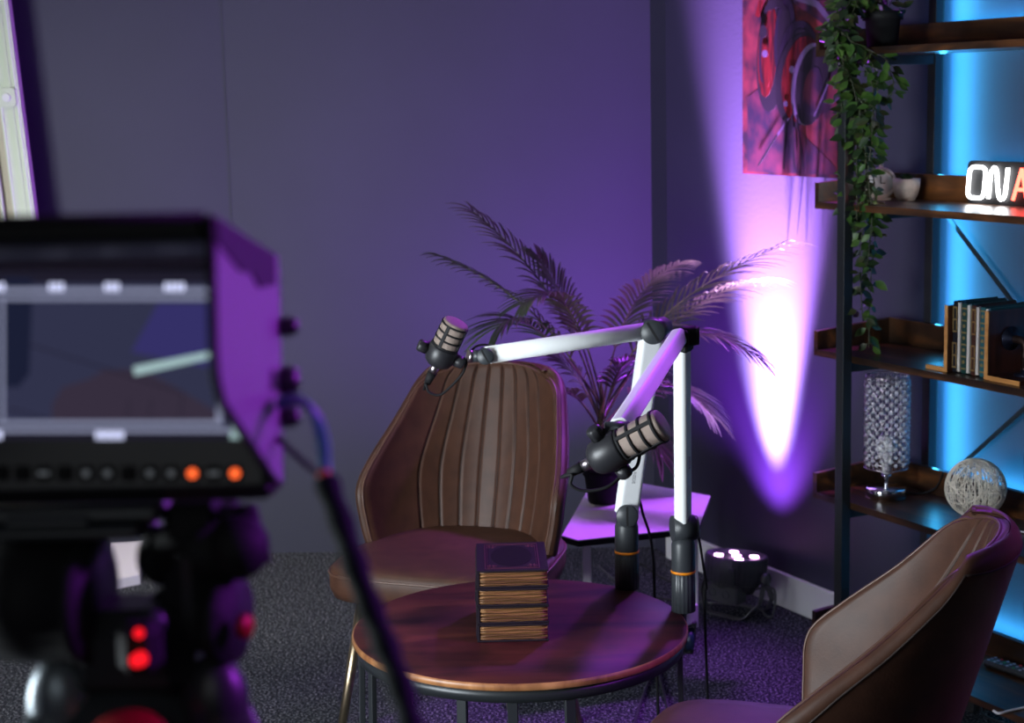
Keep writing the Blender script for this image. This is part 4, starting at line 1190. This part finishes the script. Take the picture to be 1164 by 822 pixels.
m = MB(); zz = (aty(10, 105, yl)-bot).dot(dl); xx = EW*1.45
m.tube(smooth_path([M@V((xx+.03, zz+.002, -.02)), M@V((xx+.012, zz, -.02)), M@V((xx, zz-.03, -.02)), M@V((xx, zz-.3, -.02)), M@V((xx, .1, -.02))], 8), .006, seg=8); m.build('glass_bead', EDGEG, lp_)
# pale wedge block on the carpet by the back wall
wb = [atz(121, 672, 0), atz(160, 664, 0), atz(166, 638.5, 0), atz(127, 641, 0)]
m = MB()
z1_, z2_ = .02, .055
p = [V((q.x, q.y, 0)) for q in wb]
hh = [.03, .03, .07, .07]
vs = p+[V((q.x, q.y, h_)) for q, h_ in zip(p, hh)]
m.add(vs, [(3, 2, 1, 0), (4, 5, 6, 7), (0, 1, 5, 4), (1, 2, 6, 5), (2, 3, 7, 6), (3, 0, 4, 7)], 0, False)
tag(m.build('floor_wedge', LILAC), 'pale lilac wedge block lying on the carpet against the back wall at left', 'block')
# small dark stand foot at far left
sfp = atz(25, 745, 0)
sf = thing('stand_foot', V((sfp.x, sfp.y, 0)), 'small black clamp foot on the carpet at the far left edge', 'foot')
m = MB(); m.box((sfp.x, sfp.y, .012), (.09, .05, .024), bev=.004); m.build('pad', BLACK, sf)
m = MB(); m.bar((sfp.x, sfp.y, .02), (sfp.x-.05, sfp.y+.01, .10), .012, .012); m.build('strut', NICKEL, sf)

# ------------------------------------------------------------------ field monitor on tripod head (foreground, left)
DM = .94
Mo = atd(316, 568, DM); tm = math.radians(10.6)
MX = V((1, 0, 0)); MF = V((0, math.cos(tm), -math.sin(tm))); MU = V((0, math.sin(tm), math.cos(tm)))
MR = Matrix((MX, MF, MU)).transposed()
def mp(x, y, z): return Mo+MX*x+MF*y+MU*z
MW, MH, MD_ = .196, .139, .19
mon = thing('field_monitor', mp(-MW/2, .02, 0), 'black camera monitor with a deep sun hood and lit screen in the left foreground', 'monitor')
m = MB(); m.box(mp(-MW/2, .018, MH/2), (MW, .036, MH), MR, bev=.007); m.build('body', BLACK, mon, bevel=.002)
# screen
SCB = emis('screen_picture', srgb(48, 50, 74), 1.0); SCD = emis('screen_navy', srgb(26, 30, 52), 1.0); SCW = emis('screen_lines', srgb(128, 132, 158), 1.0)
SCT = emis('screen_text', srgb(205, 210, 245), 1.4); SCM = emis('screen_arm', srgb(160, 188, 190), 1.0); SCC = emis('screen_chair', srgb(54, 46, 62), 1.0); SCV = emis('screen_violet', srgb(52, 48, 102), 1.0); SCF = emis('screen_dark', srgb(30, 28, 42), 1.0)
ks = F_PX/DM
def scx(px, py):      # picture point on screen plane -> local x,z
    r = ray(px, py); o = V((0, 0, CH)); t = (Mo-o).dot(MF)/r.dot(MF); p = o+r*t-Mo; return p.dot(MX), p.dot(MU)
def scr(mb, pts, lift, mi):
    pl_ = [scx(*p) for p in pts]
    M = Matrix(((MX.x, MU.x, -MF.x, Mo.x), (MX.y, MU.y, -MF.y, Mo.y), (MX.z, MU.z, -MF.z, Mo.z), (0, 0, 0, 1)))
    mb.prism(pl_, lift-.0002, lift, M, mi)
m = MB()
scr(m, [(-50, 500), (296, 500), (296, 308), (-50, 308)], .0008, 0)
scr(m, [(4, 440), (22, 440), (34, 425), (37, 345), (37, 316), (4, 316)], .0012, 1)
scr(m, [(-50, 500), (-4, 500), (-4, 316), (-50, 316)], .0012, 1)
scr(m, [(60, 478), (60, 460), (72, 440), (100, 432), (120, 420), (160, 420), (200, 440), (250, 470), (250, 478)], .0012, 5)
scr(m, [(150, 400), (246, 420), (246, 345), (180, 345)], .0011, 6)
scr(m, [(-50, 500), (296, 500), (296, 486), (-50, 486)], .0012, 7); scr(m, [(-50, 322), (296, 322), (296, 308), (-50, 308)], .0011, 7)
for seg_ in (((35, 392), (205, 446)), ((145, 478), (148, 455)), ((170, 478), (173, 455)), ((205, 478), (208, 445)), ((10, 464), (54, 476))):
    (x0_, y0_), (x1_, y1_) = seg_; scr(m, [(x0_-.6, y0_+.6), (x1_-.6, y1_+.6), (x1_+.6, y1_-.6), (x0_+.6, y0_-.6)], .0014, 7)
for (x0_, y0_, x1_, y1_) in ((-50, 327, 300, 333), (-2, 337, 248, 342), (-2, 478, 254, 483), (-50, 487, 264, 492), (2, 339, 6, 480), (246, 402, 253, 480), (262, 430, 267, 492)):
    scr(m, [(x0_, y1_), (x1_, y1_), (x1_, y0_), (x0_, y0_)], .0016, 2)
scr(m, [(154, 427), (246, 406), (252, 397), (152, 417)], .0019, 4)
scr(m, [(262, 499), (276, 499), (276, 450), (270, 446)], .0019, 4)
for cx, n_ in ((2, 2), (66, 3), (129, 3), (200, 4)):
    for k in range(n_): scr(m, [(cx-n_*3+k*6, 331.5), (cx-n_*3+k*6+4.2, 331.5), (cx-n_*3+k*6+4.2, 322), (cx-n_*3+k*6, 322)], .0021, 3)
for k in range(6): scr(m, [(110+k*5.5, 499.5), (113.8+k*5.5, 499.5), (113.8+k*5.5, 490), (110+k*5.5, 490)], .0021, 3)
scr(m, [(-4, 499), (3, 499), (3, 490), (-4, 490)], .0021, 3)
m.build('screen', [SCB, SCD, SCW, SCT, SCM, SCC, SCV, SCF], mon)
# button row
GB = mat('grey_key_icon', srgb(150, 155, 160), .4, emit=(srgb(110, 115, 120), .35)); OB = emis('orange_key_light', (1, .13, .03, 1), 1.6)
m = MB()
for k in range(-1, 12):
    px = 2+k*24.1; xx, zz = scx(px, 538); m.box(mp(xx, -.0012, zz), (.0085, .003, .0085), MR, bev=.001)
m.build('key_row', RUBBER, mon)
for k, kind in ((2, 0), (4, 2), (5, 2), (7, 2), (8, 2), (9, 1), (10, 0), (11, 1)):
    px = 2+k*24.1+1; xx, zz = scx(px, 538); m = MB()
    if kind: m.lathe([(0, 0), (.0028 if kind == 1 else .0020, 0), (.0028 if kind == 1 else .0020, .001), (0, .001)], mp(xx, -.0028, zz), -MF, 16)
    else: m.box(mp(xx, -.0032, zz), (.006, .001, .002), MR)
    o = m.build('key_light', OB if kind == 1 else GB, mon)
    if kind == 1: o['label'] = 'lit orange key'
# hood
m = MB(); t = .0022
m.box(mp(-MW/2, -MD_/2, MH-t/2), (MW, MD_, t), MR, bev=.0005); m.build('hood_top', HOOD, mon)
xx, zb1 = scx(300, 548)
znear = .058
for x in (-t/2, -MW+t/2):
    M = Matrix(((MX.x, 0, 0, 0), (0, 0, 0, 0), (0, 0, 0, 0), (0, 0, 0, 1)))
    o0 = mp(x-t/2, 0, 0)
    M = Matrix(((-MF.x, MU.x, MX.x, o0.x), (-MF.y, MU.y, MX.y, o0.y), (-MF.z, MU.z, MX.z, o0.z), (0, 0, 0, 1)))
    m = MB(); m.prism([(-.02, .010), (.004, .010), (MD_-.018, znear-.004), (MD_-.004, znear+.008), (MD_, znear+.022), (MD_, MH), (-.02, MH)], 0, t, M)
    hs = m.build('hood_side', HOOD, mon)
    m = MB()
    ed = [(.002, .010), (MD_-.018, znear-.004), (MD_-.004, znear+.008), (MD_, znear+.022), (MD_, MH-.006), (MD_-.001, MH-.001)]
    m.tube([M@V((a, b_, t/2)) for a, b_ in ed], .0024, seg=8); m.build('edge_binding', RUBBER, hs)
    if x > -.05:
        m = MB(); m.prism([(.0, MH-.018), (.06, MH-.024), (.085, MH-.018), (.12, MH-.020), (MD_-.006, MH-.012), (MD_-.006, MH-.001), (0, MH-.001)], t, t+.0012, M); m.build('hood_flap', mat('flap_cloth', srgb(40, 34, 46), .8), hs)
m = MB(); m.tube([mp(-.004, -MD_, MH-.001), mp(-MW+.004, -MD_, MH-.001)], .0024, seg=8); m.box(mp(-MW/2, -MD_+.012, MH-.006), (MW-.01, .022, .010), MR, bev=.002)
m.build('hood_brow', RUBBER, mon)
for (px, py, r0) in ((320, 370, .006), (318, 432, .0085), (322, 475, .006)):
    c0 = mp(.001, .016, scx(300, py)[1]); m = MB(); m.lathe([(0, 0), (r0, 0), (r0, .006), (r0*.7, .010), (0, .011)], c0, MX, 16, ribs=6, ribd=.1); m.build('side_knob', BLACK, mon)
m = MB(); c0 = mp(-.004, -.012, scx(310, 432)[1]); m.box(c0, (.012, .02, .014), MR, bev=.003); m.build('cable_lock', BLACK, mon)
# wires: teal cable, thin black wire, thick sleeved loom
m = MB()
for k in range(3):
    m.tube(smooth_path([atd(318, 455+k*3, .93), atd(338+k*2, 452+k*3, .90), atd(355+k*3, 470+k*2, .87), atd(364+k*3, 505, .85), atd(369+k, 548, .83)], 8), .0022, seg=8)
tag(m.build('teal_cable', TEAL), 'teal cable bundle curving from the monitor into the black sleeve', 'cable')
m = MB(); m.tube(smooth_path([atd(314, 497, .94), atd(330, 512, .91), atd(350, 530, .88), atd(366, 542, .84), atd(369, 549, .832)], 8), .0018, seg=6)
tag(m.build('monitor_wire', RUBBER), 'thin black wire slanting from the monitor down to the black sleeve', 'cable')
loom = thing('cable_sleeve', atd(470, 822, .76), 'thick black sleeved cable slanting down in front of the facing chair', 'cable')
lpth = smooth_path([atd(370, 545, .83), atd(386, 590, .82), atd(404, 645, .80), atd(424, 700, .79), atd(444, 750, .775), atd(462, 805, .76), atd(474, 880, .74), atd(480, 1100, .72)], 8)
m = MB(); m.tube(lpth, [.0062+.0006*math.sin(i*.9) for i in range(len(lpth))], seg=12); m.build('sleeve', mat('sleeve_braid', srgb(12, 20, 23), .8, spec=.2, bump=((300, 300, 300), .6, .001)), loom)
m = MB(); m.tube([atd(368, 538, .832), atd(369.5, 545, .83)], .0036, seg=10); m.build('orange_band', mat('orange_tape', srgb(200, 80, 40), .5), loom)
# monitor arm / quick-release plate and video head
hd = thing('video_tripod', atd(150, 900, .98)*1.0, 'black video tripod head carrying the monitor in the left foreground', 'tripod')
def mpx(px, py, d): return atd(px, py, d)
m = MB(); m.box(mp(-MW*.75, .02, -.006), (.16, .05, .010), MR, bev=.003); m.box(mp(-MW*.55-.02, .0, -.010), (.05, .02, .008), MR, bev=.003); m.box(mp(-MW*.9, .02, -.016), (.20, .06, .008), MR, bev=.003); m.build('quick_release_plate', CHAR, hd)
m = MB(); c0 = mpx(52, 680, .96)
m.lathe([(0, -.030), (.030, -.030), (.036, -.024), (.037, .0), (.034, .020), (.037, .022), (.037, .030), (0, .031)], c0, V((1, -.15, .0)), 40, ribs=20, ribd=.02); m.build('drag_wheel', RUBBER, hd)
m = MB(); m.lathe([(0, 0), (.026, 0), (.028, .004), (.028, .010), (0, .012)], mpx(248, 703, .97), V((1, -.3, 0)), 32, ribs=10, ribd=.05); m.cyl(mpx(195, 700, .99), mpx(250, 703, .97), .020, seg=28); m.build('tilt_knob', RUBBER, hd)
m = MB(); m.sphere(mpx(165, 745, .985), .030, 24, 14, sc=(1.15, .8, 1.1)); m.box(mpx(155, 735, .98), (.075, .06, .055), bev=.014); m.box(mpx(222, 665, .98), (.03, .05, .07), bev=.012)
m.build('head_body', BLACK, hd)
m = MB(); m.cyl(mpx(190, 632, .98), mpx(262, 622, .96), .0175, seg=28); m.sphere(mpx(190, 632, .98), .018); m.sphere(mpx(270, 622, .96), .019); m.cyl(mpx(279, 574, .965), mpx(284, 640, .965), .0065, .013, seg=20)
m.build('support_joint', RUBBER, hd)
m = MB(); m.box(mpx(220, 590, .97), (.03, .03, .022), bev=.004); m.box(mpx(258, 583, .98), (.016, .02, .012), bev=.003); m.build('mounting_block', RUBBER, hd)
m = MB(); m.lathe([(.060, -.05), (.056, -.02), (.045, .0), (.030, .012), (0, .014)], mpx(150, 790, .99), (0, 0, 1), 40); m.build('bowl', CHAR, hd)
for px, dx in ((70, -1), (245, 1)):
    m = MB(); q = mpx(px, 800, .97); m.sphere(q, .020, 20, 12, sc=(1, .9, 1.5)); m.cyl(q, q+V((dx*.30, .05, -.86+0*q.z)), .018, .014, seg=20)
    m.build('leg', mat('leg_grey', srgb(120, 130, 136), .35, .5) if dx < 0 else BLACK, hd)
m = MB(); q = mpx(150, 830, .93); m.cyl(q, V((q.x, q.y-.3, .02)), .018, .014, seg=20); m.build('leg', BLACK, hd)
REDM = mat('red_anodised', srgb(150, 16, 22), .5, .3)
m = MB(); m.lathe([(.0, 0), (.022, 0), (.023, .004), (.020, .009), (0, .010)], mpx(145, 846, .93), V((0, -.3, 1)), 36); m.build('red_lock_ring', REDM, hd)
m = MB(); m.lathe([(0, 0), (.007, 0), (.007, .004), (0, .004)], mpx(255, 712, .955)+V((.010, 0, 0)), V((1, -.5, 0)), 20); m.build('knob_cap', REDM, hd)
RL = emis('red_indicator', (1, .01, .02, 1), 1.3)
for px, py, r0 in ((158, 720, .0028), (160, 749, .0040), (155, 751, .0036)):
    m = MB(); m.sphere(mpx(px, py, .905), r0, 12, 8); o = m.build('indicator_light', RL, hd); o['label'] = 'glowing red indicator'
m = MB(); m.box(mpx(160, 735, .92), (.024, .02, .030), bev=.006); m.build('level_housing', RUBBER, hd)
m = MB(); m.lathe([(0, 0), (.007, 0), (.007, .005), (0, .006)], mpx(175, 707, .93), V((0, -1, .3)), 20); m.build('bubble_level', CHAR, hd)

# ------------------------------------------------------------------ lights
WHT = (.86, .94, 1.0)
area('studio_softbox', (-1.75, 1.5, 1.0), V((1.9, 2.0, -.25)), .9, .8, 92, WHT)
area('warm_fill_left', (-1.6, 3.4, 2.7), V((.1, .25, -1)), .5, .5, 9, (1.0, .97, .80), spread=math.radians(100))  # added warm fill over the left carpet, no ceiling fixture known there
spot('purple_wash', (.75, 4.35, 2.1), V((-.5, -1.1, -1.0)), 85, (.46, .06, 1.0), 80, .7, .05)
spot('purple_table', (.80, 4.30, 2.15), V((-.44, -.36, -1.6)), 220, (.50, .10, 1.0), 40, .8, .05)
spot('purple_side', (1.75, 1.3, 1.9), V((-1.85, -.48, -.50)), 230, (.50, .05, 1.0), 34, .7, .06)
spot('purple_arm', (1.5, 2.2, 2.2), V((-1.25, .55, -1.2)), 120, (.50, .08, 1.0), 17, .8, .05)
spot('floor_glow_left', (-1.2, 4.6, 2.68), V((.45, .32, -2.68)), 120, (1.0, .98, .82), 34, .7, .08)
spot('purple_chair', (1.75, 1.9, 1.8), V((-1.03, .6, -1.15)), 90, (.50, .05, 1.0), 26, .7, .06)
area('room_fill', (-.5, -1.2, 2.0), V((.3, 3.2, -.9)), 1.4, 1.0, 4, (.9, .95, 1.0))
w = bpy.data.worlds.new('world'); S.world = w; w.use_nodes = True
w.node_tree.nodes['Background'].inputs[0].default_value = (.5, .55, .7, 1); w.node_tree.nodes['Background'].inputs[1].default_value = .05

# ------------------------------------------------------------------ camera
cam = bpy.data.cameras.new('camera'); co = bpy.data.objects.new('camera', cam); COL.objects.link(co)
cam.sensor_width = 36; cam.sensor_fit = 'HORIZONTAL'; cam.lens = 36*F_PX/1164
co.location = (0, 0, CH)
fwd = V((0, math.cos(TH), -math.sin(TH))); dn = V((0, -math.sin(TH), -math.cos(TH))); rt = V((1, 0, 0))
# scene appears rotated counter clockwise by RO: image right = cos*rt + sin*dn
ir = rt*math.cos(RO)+dn*math.sin(RO); idn = dn*math.cos(RO)-rt*math.sin(RO)
Mc = Matrix((ir, -idn, -fwd)).transposed()
co.rotation_mode = 'QUATERNION'; co.rotation_quaternion = Mc.to_quaternion()
cam.dof.use_dof = True; cam.dof.focus_distance = 2.75; cam.dof.aperture_fstop = 6.5
cam.clip_start = .05
S.camera = co
S.view_settings.view_transform = 'Standard'; S.view_settings.look = 'None'; S.view_settings.gamma = 1; S.view_settings.exposure = 0
S.view_settings.use_curve_mapping = False
